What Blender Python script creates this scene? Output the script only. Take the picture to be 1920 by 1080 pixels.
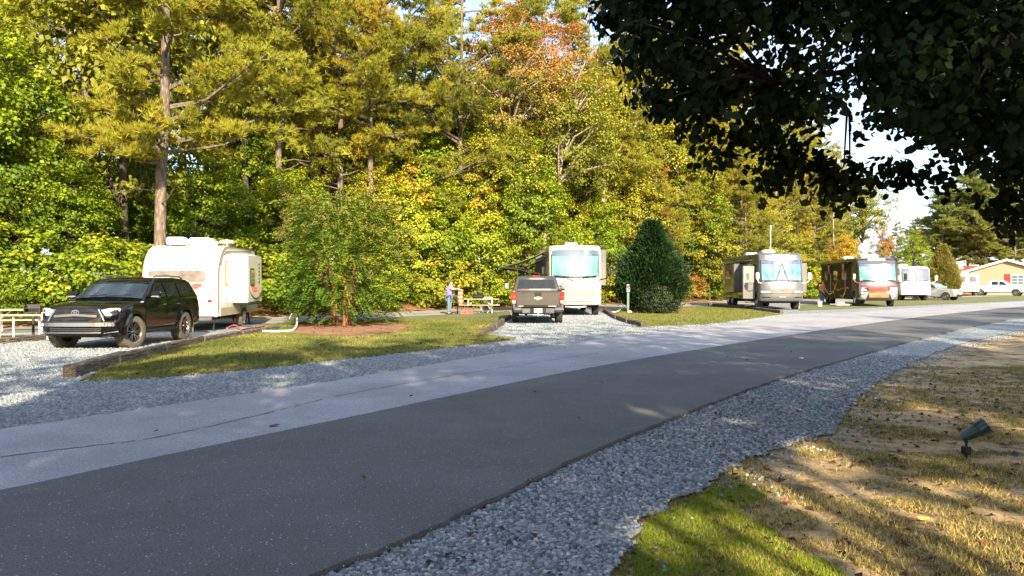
import bpy, bmesh, math, random
import numpy as np
from mathutils import Vector, Matrix
R = math.radians
random.seed(7); rng = np.random.default_rng(7)
scene = bpy.context.scene
for o in list(bpy.data.objects): bpy.data.objects.remove(o)

# ---------------------------------------------------------------- camera, sky, sun, exposure
FPX = 1450.0; HZ = 530.0; EYE = 1.6
cam = bpy.data.cameras.new('camera'); cam.sensor_width = 36.0; cam.lens = 36.0*FPX/1920.0
cam.clip_start = 0.05; cam.clip_end = 2000
camo = bpy.data.objects.new('camera', cam); scene.collection.objects.link(camo)
camo.location = (0, 0, EYE); camo.rotation_euler = (R(90) - math.atan((540-HZ)/FPX), 0, 0)
scene.camera = camo
SUN_EL, SUN_AZ = R(26), R(13)          # azimuth: to the right of straight behind the camera
sdir = Vector((math.sin(SUN_AZ)*math.cos(SUN_EL), -math.cos(SUN_AZ)*math.cos(SUN_EL), math.sin(SUN_EL)))
world = bpy.data.worlds.new('World'); scene.world = world; world.use_nodes = True
wn = world.node_tree.nodes; wl = world.node_tree.links; wn.clear()
sky = wn.new('ShaderNodeTexSky'); sky.sky_type = 'NISHITA'; sky.sun_disc = False
sky.sun_elevation = SUN_EL; sky.sun_rotation = math.atan2(sdir.x, sdir.y)
sky.air_density = 1.0; sky.dust_density = 1.2; sky.ozone_density = 1.0
tc = wn.new('ShaderNodeTexCoord'); mp = wn.new('ShaderNodeMapping'); mp.inputs['Scale'].default_value = (1, 1, 3.2)
nz = wn.new('ShaderNodeTexNoise'); nz.inputs['Scale'].default_value = 2.6; nz.inputs['Detail'].default_value = 8; nz.inputs['Roughness'].default_value = .55
rp = wn.new('ShaderNodeValToRGB'); rp.color_ramp.elements[0].position = .44; rp.color_ramp.elements[1].position = .68
mx = wn.new('ShaderNodeMix'); mx.data_type = 'RGBA'; mx.inputs['B'].default_value = (3.5, 3.85, 4.5, 1)
bg = wn.new('ShaderNodeBackground'); bg.inputs['Strength'].default_value = .135
ow = wn.new('ShaderNodeOutputWorld')
wl.new(tc.outputs['Generated'], mp.inputs['Vector']); wl.new(mp.outputs[0], nz.inputs['Vector']); wl.new(nz.outputs['Fac'], rp.inputs['Fac'])
wl.new(rp.outputs['Color'], mx.inputs['Factor']); wl.new(sky.outputs[0], mx.inputs['A']); wl.new(mx.outputs['Result'], bg.inputs['Color']); wl.new(bg.outputs[0], ow.inputs['Surface'])
sl = bpy.data.lights.new('sun', 'SUN'); sl.energy = 5.0; sl.angle = R(.6); sl.color = (1.0, .85, .60)
so = bpy.data.objects.new('sun', sl); scene.collection.objects.link(so); so.location = (0, -30, 30)
so.rotation_euler = sdir.to_track_quat('Z', 'Y').to_euler()
scene.view_settings.view_transform = 'Standard'; scene.view_settings.look = 'None'
scene.view_settings.exposure = 1.62; scene.view_settings.gamma = 1.0; scene.view_settings.use_curve_mapping = False

# ---------------------------------------------------------------- helpers
COL = scene.collection
def P(px, py, z=0.0):
    Y = (EYE - z)*FPX/(py - HZ)
    return Vector(((px-960)/FPX*Y, Y, z))
def tag(o, label=None, cat=None, group=None, kind=None):
    if label: o['label'] = label
    if cat: o['category'] = cat
    if group: o['group'] = group
    if kind: o['kind'] = kind
    return o
def empty(name, label, cat, loc=(0,0,0), rz=0, group=None):
    o = bpy.data.objects.new(name, None); COL.objects.link(o); o.location = loc; o.rotation_euler = (0,0,rz)
    return tag(o, label, cat, group)
def copy_tree(o, parent=None):
    c = o.copy(); COL.objects.link(c); c.parent = parent
    for ch in [k for k in bpy.data.objects if k.parent == o]: copy_tree(ch, c)
    return c
class MB:
    def __init__(s): s.v = []; s.f = []; s.m = []
    def add(s, vs, fs, mi=0):
        n = len(s.v); s.v += [tuple(v) for v in vs]; s.f += [tuple(i+n for i in f) for f in fs]; s.m += [mi]*len(fs); return s
    def box(s, c, d, rz=0, mi=0, rx=0, ry=0):
        x, y, z = d[0]/2, d[1]/2, d[2]/2
        M = Matrix.Translation(c) @ Matrix.Rotation(rz,4,'Z') @ Matrix.Rotation(ry,4,'Y') @ Matrix.Rotation(rx,4,'X')
        vs = [M @ Vector(p) for p in ((-x,-y,-z),(x,-y,-z),(x,y,-z),(-x,y,-z),(-x,-y,z),(x,-y,z),(x,y,z),(-x,y,z))]
        return s.add(vs, ((0,3,2,1),(4,5,6,7),(0,1,5,4),(1,2,6,5),(2,3,7,6),(3,0,4,7)), mi)
    def bbox(s, c, d, b=.01, rz=0, mi=0):       # box with chamfered edges
        x, y, z = d[0]/2, d[1]/2, d[2]/2; b = min(b, x*.9, y*.9, z*.9)
        M = Matrix.Translation(c) @ Matrix.Rotation(rz,4,'Z')
        prof = [(-x+b,-y),(x-b,-y),(x,-y+b),(x,y-b),(x-b,y),(-x+b,y),(-x,y-b),(-x,-y+b)]
        ins = [(-x+b,-y+b),(x-b,-y+b),(x-b,-y+b),(x-b,y-b),(x-b,y-b),(-x+b,y-b),(-x+b,y-b),(-x+b,-y+b)]
        vs = []
        for pr, zz in ((ins,-z),(prof,-z+b),(prof,z-b),(ins,z)): vs += [M @ Vector((p[0],p[1],zz)) for p in pr]
        fs = []
        for k in range(3):
            for i in range(8):
                j = (i+1) % 8; fs.append((k*8+i, k*8+j, (k+1)*8+j, (k+1)*8+i))
        fs.append(tuple(reversed(range(8)))); fs.append(tuple(range(24,32)))
        return s.add(vs, fs, mi)
    def tube(s, pts, rad, n=8, mi=0, cap=True):
        pts = [Vector(p) for p in pts]; N = len(pts)
        if not hasattr(rad, '__len__'): rad = [rad]*N
        up = Vector((0,0,1)); vs = []; prev = None
        for i, p in enumerate(pts):
            t = (pts[min(i+1,N-1)] - pts[max(i-1,0)])
            t = t.normalized() if t.length > 1e-9 else Vector((0,0,1))
            a = prev if prev is not None else (Vector((1,0,0)) if abs(t.z) > .8 else up)
            a = (a - t*a.dot(t)); a = a.normalized() if a.length > 1e-6 else t.orthogonal().normalized()
            b = t.cross(a); prev = a
            for k in range(n):
                th = 2*math.pi*k/n; vs.append(p + (a*math.cos(th) + b*math.sin(th))*rad[i])
        fs = [(i*n+k, i*n+(k+1)%n, (i+1)*n+(k+1)%n, (i+1)*n+k) for i in range(N-1) for k in range(n)]
        if cap: fs += [tuple(reversed(range(n))), tuple(range((N-1)*n, N*n))]
        return s.add(vs, fs, mi)
    def lathe(s, prof, n=24, M=None, mi=0, a0=0, a1=2*math.pi):   # prof (axial x, radius); axis = x
        full = abs(a1-a0) > 6.28; cnt = n if full else n+1
        vs = []
        for k in range(cnt):
            th = a0 + (a1-a0)*k/n
            for (x, r) in prof:
                v = Vector((x, r*math.cos(th), r*math.sin(th))); vs.append(M @ v if M else v)
        m = len(prof); fs = []
        for k in range(n):
            k2 = (k+1) % cnt
            for i in range(m-1): fs.append((k*m+i, k*m+i+1, k2*m+i+1, k2*m+i))
        return s.add(vs, fs, mi)
    def slab(s, pts, t, mi=0, back=0.0):         # any planar polygon given thickness along its normal
        pts = [Vector(p) for p in pts]; n = Vector((0,0,0)); N = len(pts)
        for i in range(N): n += pts[i].cross(pts[(i+1)%N])
        n.normalize()
        vs = [p - n*back for p in pts] + [p + n*t for p in pts]
        fs = [tuple(reversed(range(N))), tuple(range(N,2*N))] + [(i,(i+1)%N,N+(i+1)%N,N+i) for i in range(N)]
        return s.add(vs, fs, mi)
    def prism(s, poly, hw, b=.05, mids=(), fn=None, steps=3, mi=0, cap=True):   # poly in (y,z), extruded over x from -hw to hw, rounded edges
        N = len(poly); ar = sum(poly[i][0]*poly[(i+1)%N][1]-poly[(i+1)%N][0]*poly[i][1] for i in range(N))
        if ar < 0: poly = poly[::-1]
        def inset(d):
            out = []
            for i in range(N):
                p0 = Vector(poly[i-1]); p = Vector(poly[i]); p1 = Vector(poly[(i+1)%N])
                e0 = (p-p0).normalized(); e1 = (p1-p).normalized()
                n0 = Vector((-e0.y, e0.x)); n1 = Vector((-e1.y, e1.x)); m = (n0+n1)
                m = m.normalized() if m.length > 1e-6 else n0
                out.append(p + m*(d/max(.5, m.dot(n0))))
            return out
        sl_ = []
        for k in range(steps+1):
            th = math.pi/2*k/steps; sl_.append((-hw + b*(1-math.cos(th)), b*(1-math.sin(th))))
        allx = sl_ + [(m*(hw-b), 0) for m in mids] + [(-x, d) for (x, d) in reversed(sl_)]
        vs = []
        for (x, d) in allx:
            for q in inset(d):
                v = Vector((x, q.x, q.y)); vs.append(fn(v) if fn else v)
        K = len(allx)
        fs = [(k*N+i, (k+1)*N+i, (k+1)*N+(i+1)%N, k*N+(i+1)%N) for k in range(K-1) for i in range(N)]
        if cap: fs += [tuple(range(N)), tuple(reversed(range((K-1)*N, K*N)))]
        return s.add(vs, fs, mi)
    def build(s, name, mats, parent=None, smooth=None, loc=None, rz=None):
        me = bpy.data.meshes.new(name); me.from_pydata(s.v, [], s.f)
        if not isinstance(mats, (list, tuple)): mats = [mats]
        for m in mats: me.materials.append(m)
        if len(mats) > 1: me.polygons.foreach_set('material_index', s.m)
        if smooth is not None:
            me.polygons.foreach_set('use_smooth', [True]*len(s.f)); me.set_sharp_from_angle(angle=R(smooth))
        me.update(); o = bpy.data.objects.new(name, me); COL.objects.link(o)
        if parent: o.parent = parent
        if loc is not None: o.location = loc
        if rz is not None: o.rotation_euler = (0,0,rz)
        return o
def np_mesh(name, V, F, mats, tint=None, parent=None, smooth=False):
    """V (n,3), F (m,k) same-size faces"""
    me = bpy.data.meshes.new(name); n = len(V); m, k = F.shape
    me.vertices.add(n); me.vertices.foreach_set('co', np.asarray(V, np.float32).ravel())
    me.loops.add(m*k); me.loops.foreach_set('vertex_index', F.astype(np.int32).ravel())
    me.polygons.add(m); me.polygons.foreach_set('loop_start', np.arange(0, m*k, k, dtype=np.int32))
    if smooth: me.polygons.foreach_set('use_smooth', np.ones(m, bool))
    if tint is not None:
        a = me.attributes.new('tint', 'FLOAT', 'POINT'); a.data.foreach_set('value', np.asarray(tint, np.float32))
    me.materials.append(mats); me.update(calc_edges=True)
    o = bpy.data.objects.new(name, me); COL.objects.link(o)
    if parent: o.parent = parent
    return o

# ---------------------------------------------------------------- materials
def new_mat(name):
    m = bpy.data.materials.new(name); m.use_nodes = True; n = m.node_tree.nodes; l = m.node_tree.links
    return m, n, l, n['Principled BSDF']
def texn(n, l, scale, detail=6, rough=.6, kind='ShaderNodeTexNoise', obj=True, sc=None):
    t = n.new('ShaderNodeTexCoord'); x = n.new(kind); x.inputs['Scale'].default_value = scale
    if kind == 'ShaderNodeTexNoise': x.inputs['Detail'].default_value = detail; x.inputs['Roughness'].default_value = rough
    src = t.outputs['Object']
    if sc:
        mp = n.new('ShaderNodeMapping'); mp.inputs['Scale'].default_value = sc; l.new(src, mp.inputs['Vector']); src = mp.outputs[0]
    l.new(src, x.inputs['Vector']); return x
def ramp(n, l, fac, stops):
    r = n.new('ShaderNodeValToRGB'); e = r.color_ramp.elements
    while len(e) < len(stops): e.new(.5)
    for i, (p, c) in enumerate(stops):
        e[i].position = p; e[i].color = (*c, 1) if len(c) == 3 else c
    l.new(fac, r.inputs['Fac']); return r
def bump(n, l, fac, bs, strength, dist):
    b = n.new('ShaderNodeBump'); b.inputs['Strength'].default_value = strength; b.inputs['Distance'].default_value = dist
    l.new(fac, b.inputs['Height']); l.new(b.outputs[0], bs.inputs['Normal']); return b
def mixc(n, l, fac, a, b, mode='MIX'):
    m = n.new('ShaderNodeMix'); m.data_type = 'RGBA'; m.blend_type = mode
    for s_, v in (('Factor', fac), ('A', a), ('B', b)):
        if isinstance(v, (int, float)): m.inputs[s_].default_value = v
        elif isinstance(v, tuple): m.inputs[s_].default_value = (*v, 1)
        else: l.new(v, m.inputs[s_])
    return m.outputs['Result']
def M(name, col, rough=.5, metal=0, coat=0, var=.12, scale=6, bmp=0, emit=None, spec=None, dirt=0):
    m, n, l, b = new_mat(name)
    t = texn(n, l, scale); k = 1-var
    r = ramp(n, l, t.outputs['Fac'], [(.3, tuple(c*k for c in col)), (.7, tuple(min(1, c*(1+var)) for c in col))])
    out = r.outputs['Color']
    if dirt:      # road dust, thicker low down
        tcn = n.new('ShaderNodeTexCoord'); sx = n.new('ShaderNodeSeparateXYZ'); l.new(tcn.outputs['Object'], sx.inputs[0])
        mr = n.new('ShaderNodeMapRange'); mr.inputs['From Min'].default_value = 1.0; mr.inputs['From Max'].default_value = .2; mr.inputs['To Max'].default_value = dirt
        l.new(sx.outputs['Z'], mr.inputs['Value']); out = mixc(n, l, mr.outputs[0], out, (.28,.24,.18))
    l.new(out, b.inputs['Base Color'])
    b.inputs['Roughness'].default_value = rough; b.inputs['Metallic'].default_value = metal; b.inputs['Coat Weight'].default_value = coat
    b.inputs['Coat Roughness'].default_value = .04
    if spec is not None: b.inputs['Specular IOR Level'].default_value = spec
    if bmp: bump(n, l, t.outputs['Fac'], b, bmp, .01)
    return m
def leafmat(name, stops, transl=.3, rough=.55, vary=.25, spec=.3):
    m, n, l, b = new_mat(name)
    at = n.new('ShaderNodeAttribute'); at.attribute_name = 'tint'
    oi = n.new('ShaderNodeObjectInfo')
    ma = n.new('ShaderNodeMath'); ma.operation = 'MULTIPLY_ADD'; ma.inputs[1].default_value = vary; ma.inputs[2].default_value = -vary/2
    l.new(oi.outputs['Random'], ma.inputs[0])
    ad = n.new('ShaderNodeMath'); ad.operation = 'ADD'; ad.use_clamp = True; l.new(at.outputs['Fac'], ad.inputs[0]); l.new(ma.outputs[0], ad.inputs[1])
    r = ramp(n, l, ad.outputs[0], stops); l.new(r.outputs['Color'], b.inputs['Base Color'])
    b.inputs['Roughness'].default_value = rough; b.inputs['Specular IOR Level'].default_value = spec
    tr = n.new('ShaderNodeBsdfTranslucent'); l.new(r.outputs['Color'], tr.inputs['Color'])
    ms = n.new('ShaderNodeMixShader'); ms.inputs[0].default_value = transl
    l.new(b.outputs[0], ms.inputs[1]); l.new(tr.outputs[0], ms.inputs[2]); l.new(ms.outputs[0], n['Material Output'].inputs['Surface'])
    return m
def barkmat(name, c1, c2, sc=(6,6,1.6)):
    m, n, l, b = new_mat(name)
    t = texn(n, l, 2.2, 8, .7, sc=sc); v = texn(n, l, 2.0, kind='ShaderNodeTexVoronoi', sc=sc)
    r = ramp(n, l, t.outputs['Fac'], [(.35, c1), (.65, c2)])
    r2 = ramp(n, l, v.outputs['Distance'], [(.0, (1,1,1)), (.55, (.35,.32,.3))])
    l.new(mixc(n, l, .8, r.outputs['Color'], r2.outputs['Color'], 'MULTIPLY'), b.inputs['Base Color'])
    b.inputs['Roughness'].default_value = .9; bump(n, l, v.outputs['Distance'], b, .8, .03)
    return m
def curtain_glass(name, c0, c1):
    m, n, l, b = new_mat(name); t = texn(n, l, 1.6, 4, .6, sc=(5,5,.35)); t2 = texn(n, l, .7, 3)
    c = ramp(n, l, t.outputs['Fac'], [(.32, c0), (.68, c1)]); d = ramp(n, l, t2.outputs['Fac'], [(.38, (.55,.6,.62)), (.62, (1.15,1.15,1.15))])  # fold shading and highlight put into the glass colour by noise
    l.new(mixc(n, l, 1.0, c.outputs['Color'], d.outputs['Color'], 'MULTIPLY'), b.inputs['Base Color']); b.inputs['Roughness'].default_value = .05; b.inputs['Coat Weight'].default_value = 1
    return m
# ground materials
def gravel_mat():
    m, n, l, b = new_mat('gravel')
    v = texn(n, l, 26, kind='ShaderNodeTexVoronoi'); v2 = texn(n, l, 55, kind='ShaderNodeTexVoronoi'); t = texn(n, l, .8, 5)
    sep = n.new('ShaderNodeSeparateColor'); l.new(v.outputs['Color'], sep.inputs[0])
    r = ramp(n, l, sep.outputs[0], [(0, (.15,.165,.18)), (.5, (.27,.30,.325)), (.85, (.40,.425,.44)), (1, (.62,.62,.60))])
    r2 = ramp(n, l, v.outputs['Distance'], [(.3, (1,1,1)), (.75, (.45,.45,.45))])
    c = mixc(n, l, 1.0, r.outputs['Color'], r2.outputs['Color'], 'MULTIPLY')
    rt = ramp(n, l, t.outputs['Fac'], [(.35, (.85,.87,.9)), (.7, (1.15,1.12,1.05))])
    l.new(mixc(n, l, 1.0, c, rt.outputs['Color'], 'MULTIPLY'), b.inputs['Base Color'])
    b.inputs['Roughness'].default_value = .85; bump(n, l, v.outputs['Distance'], b, .9, -.02); return m
def asphalt_mat(name, base, hi, speck, crack=False):
    m, n, l, b = new_mat(name)
    t = texn(n, l, 1.1, 6, .65); f = texn(n, l, 90, 3); v = texn(n, l, 60, kind='ShaderNodeTexVoronoi')
    r = ramp(n, l, t.outputs['Fac'], [(.3, base), (.7, hi)])
    rf = ramp(n, l, f.outputs['Fac'], [(.35, (.60,.60,.60)), (.65, (1.42,1.42,1.42))])
    c = mixc(n, l, 1.0, r.outputs['Color'], rf.outputs['Color'], 'MULTIPLY')
    sep = n.new('ShaderNodeSeparateColor'); l.new(v.outputs['Color'], sep.inputs[0])
    rs = ramp(n, l, sep.outputs[1], [(.955, (0,0,0)), (.965, (1,1,1))])
    rd = ramp(n, l, v.outputs['Distance'], [(.25, (1,1,1)), (.35, (0,0,0))])
    k = mixc(n, l, 1.0, rs.outputs['Color'], rd.outputs['Color'], 'MULTIPLY')
    c = mixc(n, l, k, c, speck); st = texn(n, l, .35, 8, .7, sc=(1,1,1))
    rst = ramp(n, l, st.outputs['Fac'], [(.42, (1.04,1.04,1.04)), (.62, (.80,.79,.78))])
    c = mixc(n, l, 1.0, c, rst.outputs['Color'], 'MULTIPLY')
    l.new(c, b.inputs['Base Color']); b.inputs['Roughness'].default_value = .88
    bump(n, l, f.outputs['Fac'], b, .5, .006); return m
def earth_mat(name, stops, scale=.7, fine=30, sc=None, bm=.6):
    m, n, l, b = new_mat(name)
    t = texn(n, l, scale, 10, .68, sc=sc); f = texn(n, l, fine, 6, .7); g = texn(n, l, scale*6, 8, .7)
    s = n.new('ShaderNodeMath'); s.operation = 'MULTIPLY_ADD'; s.inputs[1].default_value = .45; l.new(g.outputs['Fac'], s.inputs[0])
    s2 = n.new('ShaderNodeMath'); s2.operation = 'MULTIPLY'; s2.inputs[1].default_value = .55; l.new(t.outputs['Fac'], s2.inputs[0]); l.new(s2.outputs[0], s.inputs[2])
    r = ramp(n, l, s.outputs[0], stops)
    rf = ramp(n, l, f.outputs['Fac'], [(.3, (.6,.6,.6)), (.7, (1.35,1.35,1.35))])
    l.new(mixc(n, l, 1.0, r.outputs['Color'], rf.outputs['Color'], 'MULTIPLY'), b.inputs['Base Color'])
    b.inputs['Roughness'].default_value = .95; bump(n, l, f.outputs['Fac'], b, bm, .02); return m
m_gravel = gravel_mat()
m_asph = asphalt_mat('dark asphalt', (.082,.082,.080), (.104,.103,.101), (.5,.5,.5))
m_conc = asphalt_mat('worn pale pavement', (.26,.255,.275), (.31,.305,.325), (.5,.5,.5))
m_lane = asphalt_mat('lane pavement', (.22,.215,.20), (.28,.27,.25), (.4,.4,.4))
m_verge = earth_mat('verge earth', [(.40, (.045,.05,.014)), (.46, (.13,.085,.03)), (.50, (.33,.215,.095)), (.60, (.50,.36,.19))], .8)
m_lawn = earth_mat('lawn turf', [(.38, (.08,.10,.025)), (.5, (.115,.125,.032)), (.6, (.17,.14,.05))], .5, 45)
m_straw = earth_mat('pine straw', [(.38, (.10,.045,.02)), (.5, (.24,.10,.035)), (.62, (.38,.19,.07))], 1.2, 40, bm=1)
m_mulch = earth_mat('brown mulch', [(.38, (.13,.055,.03)), (.5, (.25,.11,.055)), (.62, (.36,.19,.11))], 2.2, 40, bm=1)
m_stone = leafmat('gravel stones', [(0, (.09,.10,.11)), (.3, (.17,.19,.205)), (.6, (.25,.275,.29)), (.88, (.34,.355,.36)), (.97, (.50,.49,.47)), (1, (.18,.12,.10))], 0, .8, 0)
m_blade = leafmat('grass blades', [(0, (.07,.095,.012)), (.35, (.17,.185,.035)), (.6, (.22,.195,.05)), (1, (.64,.46,.18))], .35, .6, 0)
m_mossb = leafmat('moss tips', [(0, (.10,.15,.012)), (.4, (.24,.29,.018)), (.8, (.36,.34,.04)), (1, (.45,.38,.12))], .35, .6, 0)
m_litter = leafmat('dead leaves', [(0, (.05,.03,.02)), (.5, (.12,.06,.035)), (.85, (.20,.10,.05)), (.97, (.34,.09,.05)), (1, (.62,.5,.08))], .2, .7, 0)
# foliage
m_needle = leafmat('pine needles', [(0, (.12,.14,.016)), (.35, (.25,.26,.022)), (.7, (.38,.33,.03)), (.92, (.42,.26,.035)), (1, (.46,.17,.03))], .4)
m_needle_f = leafmat('far pine needles', [(0, (.11,.14,.03)), (.4, (.20,.24,.045)), (.8, (.28,.29,.06)), (1, (.32,.29,.07))], .3)
m_green = leafmat('green leaves', [(0, (.09,.15,.011)), (.4, (.23,.31,.018)), (.75, (.36,.39,.024)), (1, (.46,.34,.035))], .42)
m_yellow = leafmat('yellow green leaves', [(0, (.14,.21,.014)), (.35, (.30,.36,.022)), (.72, (.50,.46,.035)), (1, (.52,.28,.05))], .35)
m_orange = leafmat('orange leaves', [(0, (.22,.20,.03)), (.35, (.36,.20,.04)), (.7, (.42,.16,.05)), (1, (.46,.12,.05))], .35)
m_olive = leafmat('olive leaves', [(0, (.15,.17,.018)), (.4, (.30,.29,.025)), (.75, (.42,.35,.035)), (1, (.46,.26,.04))], .35)
m_shaded = leafmat('shade darkened leaves', [(0, (.006,.012,.003)), (.6, (.014,.026,.007)), (1, (.040,.055,.012))], .12, .7, .25, .12)  # near-black puts the shade of the overhanging crown into the leaf colour
m_cyp = leafmat('cypress sprays', [(0, (.003,.011,.003)), (.5, (.010,.032,.006)), (1, (.032,.070,.012))], .1)
m_cypy = leafmat('yellowing cypress sprays', [(0, (.10,.12,.02)), (.5, (.18,.17,.03)), (1, (.26,.17,.05))], .2)
m_myr = leafmat('crape myrtle leaves', [(0, (.045,.09,.012)), (.4, (.11,.20,.018)), (.72, (.24,.27,.035)), (.86, (.26,.21,.045)), (1, (.30,.20,.06))], .3)
b_pine = barkmat('pine bark', (.13,.095,.07), (.33,.27,.21)); b_pale = barkmat('pale bark', (.30,.25,.17), (.55,.48,.35), (4,4,4)); b_dark = barkmat('dark bark', (.05,.04,.03), (.14,.11,.08))
b_red = barkmat('reddish bark', (.22,.08,.035), (.50,.22,.11)); b_wood = barkmat('weathered timber', (.10,.075,.055), (.24,.19,.14), (14,2,14))
# made things
white = M('white gelcoat', (.80,.79,.75), .28, coat=.5, var=.03, dirt=.25); cream = M('cream panel', (.52,.45,.33), .35, coat=.3, var=.04, dirt=.2)
black = M('black paint', (.003,.003,.004), .07, coat=.3, var=.1, spec=.4); rubber = M('tyre rubber', (.025,.024,.023), .85, var=.3, scale=20, bmp=.3, dirt=.0)
dusty_sunlit = M('dusty tyre rubber', (.10,.085,.062), .9, var=.3, scale=14, bmp=.3)  # dust, with the sunlit beige of the treads also put into the colour
chrome = M('chrome', (.78,.78,.78), .12, 1, var=.04); alu = M('aluminium', (.55,.54,.52), .3, 1, var=.06); gun = M('smoked alloy', (.22,.20,.18), .32, 1, var=.1)
plastic = M('black plastic', (.009,.009,.010), .5, var=.2, spec=.3); grey = M('grey plastic', (.16,.17,.18), .5, var=.1); under = M('dark underside', (.012,.011,.010), .9, var=.3)
glass = M('dark glass', (.012,.015,.016), .03, coat=.0, var=.2); glassb = M('car windshield glass', (.02,.03,.04), .02, var=.3, scale=2)
shade_gl = curtain_glass('glass over a silver sunshade', (.07,.20,.19), (.17,.33,.31)); shade_gl2 = curtain_glass('glass over a blue sunshade', (.06,.17,.22), (.18,.32,.36))
red_l = M('red lamp lens', (.55,.01,.01), .15, coat=1, var=.2, scale=30); clear = M('clear lamp lens', (.62,.62,.60), .08, .35, coat=1, var=.35, scale=22); amber = M('amber lens', (.7,.25,.02), .2, coat=1)
bronze = M('brownstone paint', (.080,.074,.066), .3, .5, coat=.6, var=.06); silver = M('silver paint', (.125,.125,.13), .36, .35, coat=.4, var=.05); pewter = M('pewter panel', (.13,.127,.125), .3, .4, coat=.6, var=.05)
mirrorp = M('polished side with tree reflection tint', (.20,.18,.08), .12, .55, coat=1, var=.1); tan = M('tan paint', (.50,.45,.37), .35, .1, coat=.5, var=.05, dirt=.2); wpaint = M('white truck paint', (.66,.69,.74), .25, .1, coat=.8, var=.03)  # olive of the polished side is the reflected trees put into its colour
maroon = M('maroon paint', (.16,.03,.02), .2, coat=1, var=.15); brownp = M('dark brown paint', (.008,.005,.004), .45, coat=.0, spec=.2, var=.3, scale=1.5); coppr = M('copper swirl paint', (.35,.16,.06), .2, .3, coat=1, var=.4, scale=2)
redpr = M('red print', (.62,.08,.06), .4, var=.1); greypr = M('grey print', (.30,.28,.26), .4); darkpr = M('dark print', (.08,.06,.06), .4); gold = M('pale gold lettering', (.34,.26,.11), .4); plate = M('license plate', (.6,.65,.72), .4, var=.2, scale=30)
awn = M('awning fabric', (.20,.17,.13), .8, var=.2); hosew = M('white hose', (.72,.70,.66), .5); teal = M('green enamel', (.005,.032,.035), .4, coat=.3, var=.3, scale=25)
galv = M('galvanised pipe', (.62,.61,.58), .4, .3, var=.15); slat = M('table boards', (.34,.28,.18), .8, var=.3, scale=9, bmp=.3); iron = M('blackened iron', (.03,.025,.022), .7, var=.3)
rust = M('rusty steel', (.16,.085,.06), .85, var=.35, scale=12); skin = M('skin', (.52,.28,.19), .6); purple = M('purple cotton', (.30,.18,.62), .8, var=.15); jean = M('blue denim', (.09,.15,.24), .9, var=.2, scale=30)
orange = M('orange cloth', (.70,.20,.07), .8, var=.3, scale=8); hairm = M('brown hair', (.08,.05,.03), .8); shoe = M('dark shoes', (.03,.03,.03), .7); greenm = M('green post paint', (.10,.16,.12), .6)
siding = M('beige siding', (.29,.25,.17), .7, var=.06); trimw = M('white trim', (.78,.77,.73), .5); shutter = M('red shutter', (.30,.02,.02), .6); shingle = M('pale shingles', (.27,.24,.19), .9, var=.2, scale=20); redroof = M('red metal roof', (.50,.045,.035), .5, var=.06)
winl = M('window glass', (.10,.13,.14), .05, coat=1); shade_blue = M('blue shade sheet', (.06,.08,.13), .9)
# ---------------------------------------------------------------- the ground
LANE = [(-60,-22),(-34,6),(-16.7,25.5),(-10.4,33.2),(-4.5,41),(0,46.4),(13.6,58.5),(27,70),(45,84),(75,108),(130,150)]
def lane_y(x):
    for (a, b) in zip(LANE, LANE[1:]):
        if x <= b[0] or b is LANE[-1]:
            return a[1] + (b[1]-a[1])*(x-a[0])/(b[0]-a[0])
def wood_d(x, y): return y - lane_y(x)
def ground_h(x, y):
    d = (wood_d(x, y) - 3.2)*.7
    return max(0, min(1, d*.12))*.9 if d > 0 else 0.0
def jitter_edge(pts, step, amp, closed=True, seed=0):
    rr = random.Random(seed); out = []; n = len(pts)
    for i in range(n if closed else n-1):
        a = Vector(pts[i][:2]); b = Vector(pts[(i+1) % n][:2]); k = max(1, int((b-a).length/step))
        for j in range(k): 
            p = a.lerp(b, j/k); out.append((p.x + rr.uniform(-amp, amp), p.y + rr.uniform(-amp, amp)))
    if not closed: out.append(tuple(pts[-1][:2]))
    return out
def smooth_line(pts, k=6):
    out = []; n = len(pts); p = [Vector(q[:2]) for q in pts]
    for i in range(n-1):
        p0 = p[max(i-1,0)]; p1 = p[i]; p2 = p[i+1]; p3 = p[min(i+2,n-1)]
        for j in range(k):
            t = j/k; out.append(.5*((2*p1) + (p2-p0)*t + (2*p0-5*p1+4*p2-p3)*t*t + (3*p1-p0-3*p2+p3)*t**3))
    out.append(p[-1]); return [(v.x, v.y) for v in out]
def sheet(name, poly, z, mat, drop=0.0, group=None):
    bm = bmesh.new(); vs = [bm.verts.new((x, y, z)) for (x, y) in poly]; f = bm.faces.new(vs)
    if f.normal.z < 0 or (f.normal_update() or f.normal.z < 0): f.normal_flip()
    if drop:
        lo = [bm.verts.new((x, y, z-drop)) for (x, y) in poly]; n = len(vs)
        for i in range(n): bm.faces.new((vs[i], vs[(i+1)%n], lo[(i+1)%n], lo[i]))
        bmesh.ops.recalc_face_normals(bm, faces=bm.faces)
    bmesh.ops.triangulate(bm, faces=[f for f in bm.faces if len(f.verts) > 4])
    me = bpy.data.meshes.new(name); bm.to_mesh(me); bm.free(); me.materials.append(mat)
    o = bpy.data.objects.new(name, me); COL.objects.link(o); o['kind'] = 'structure'; return o
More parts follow.
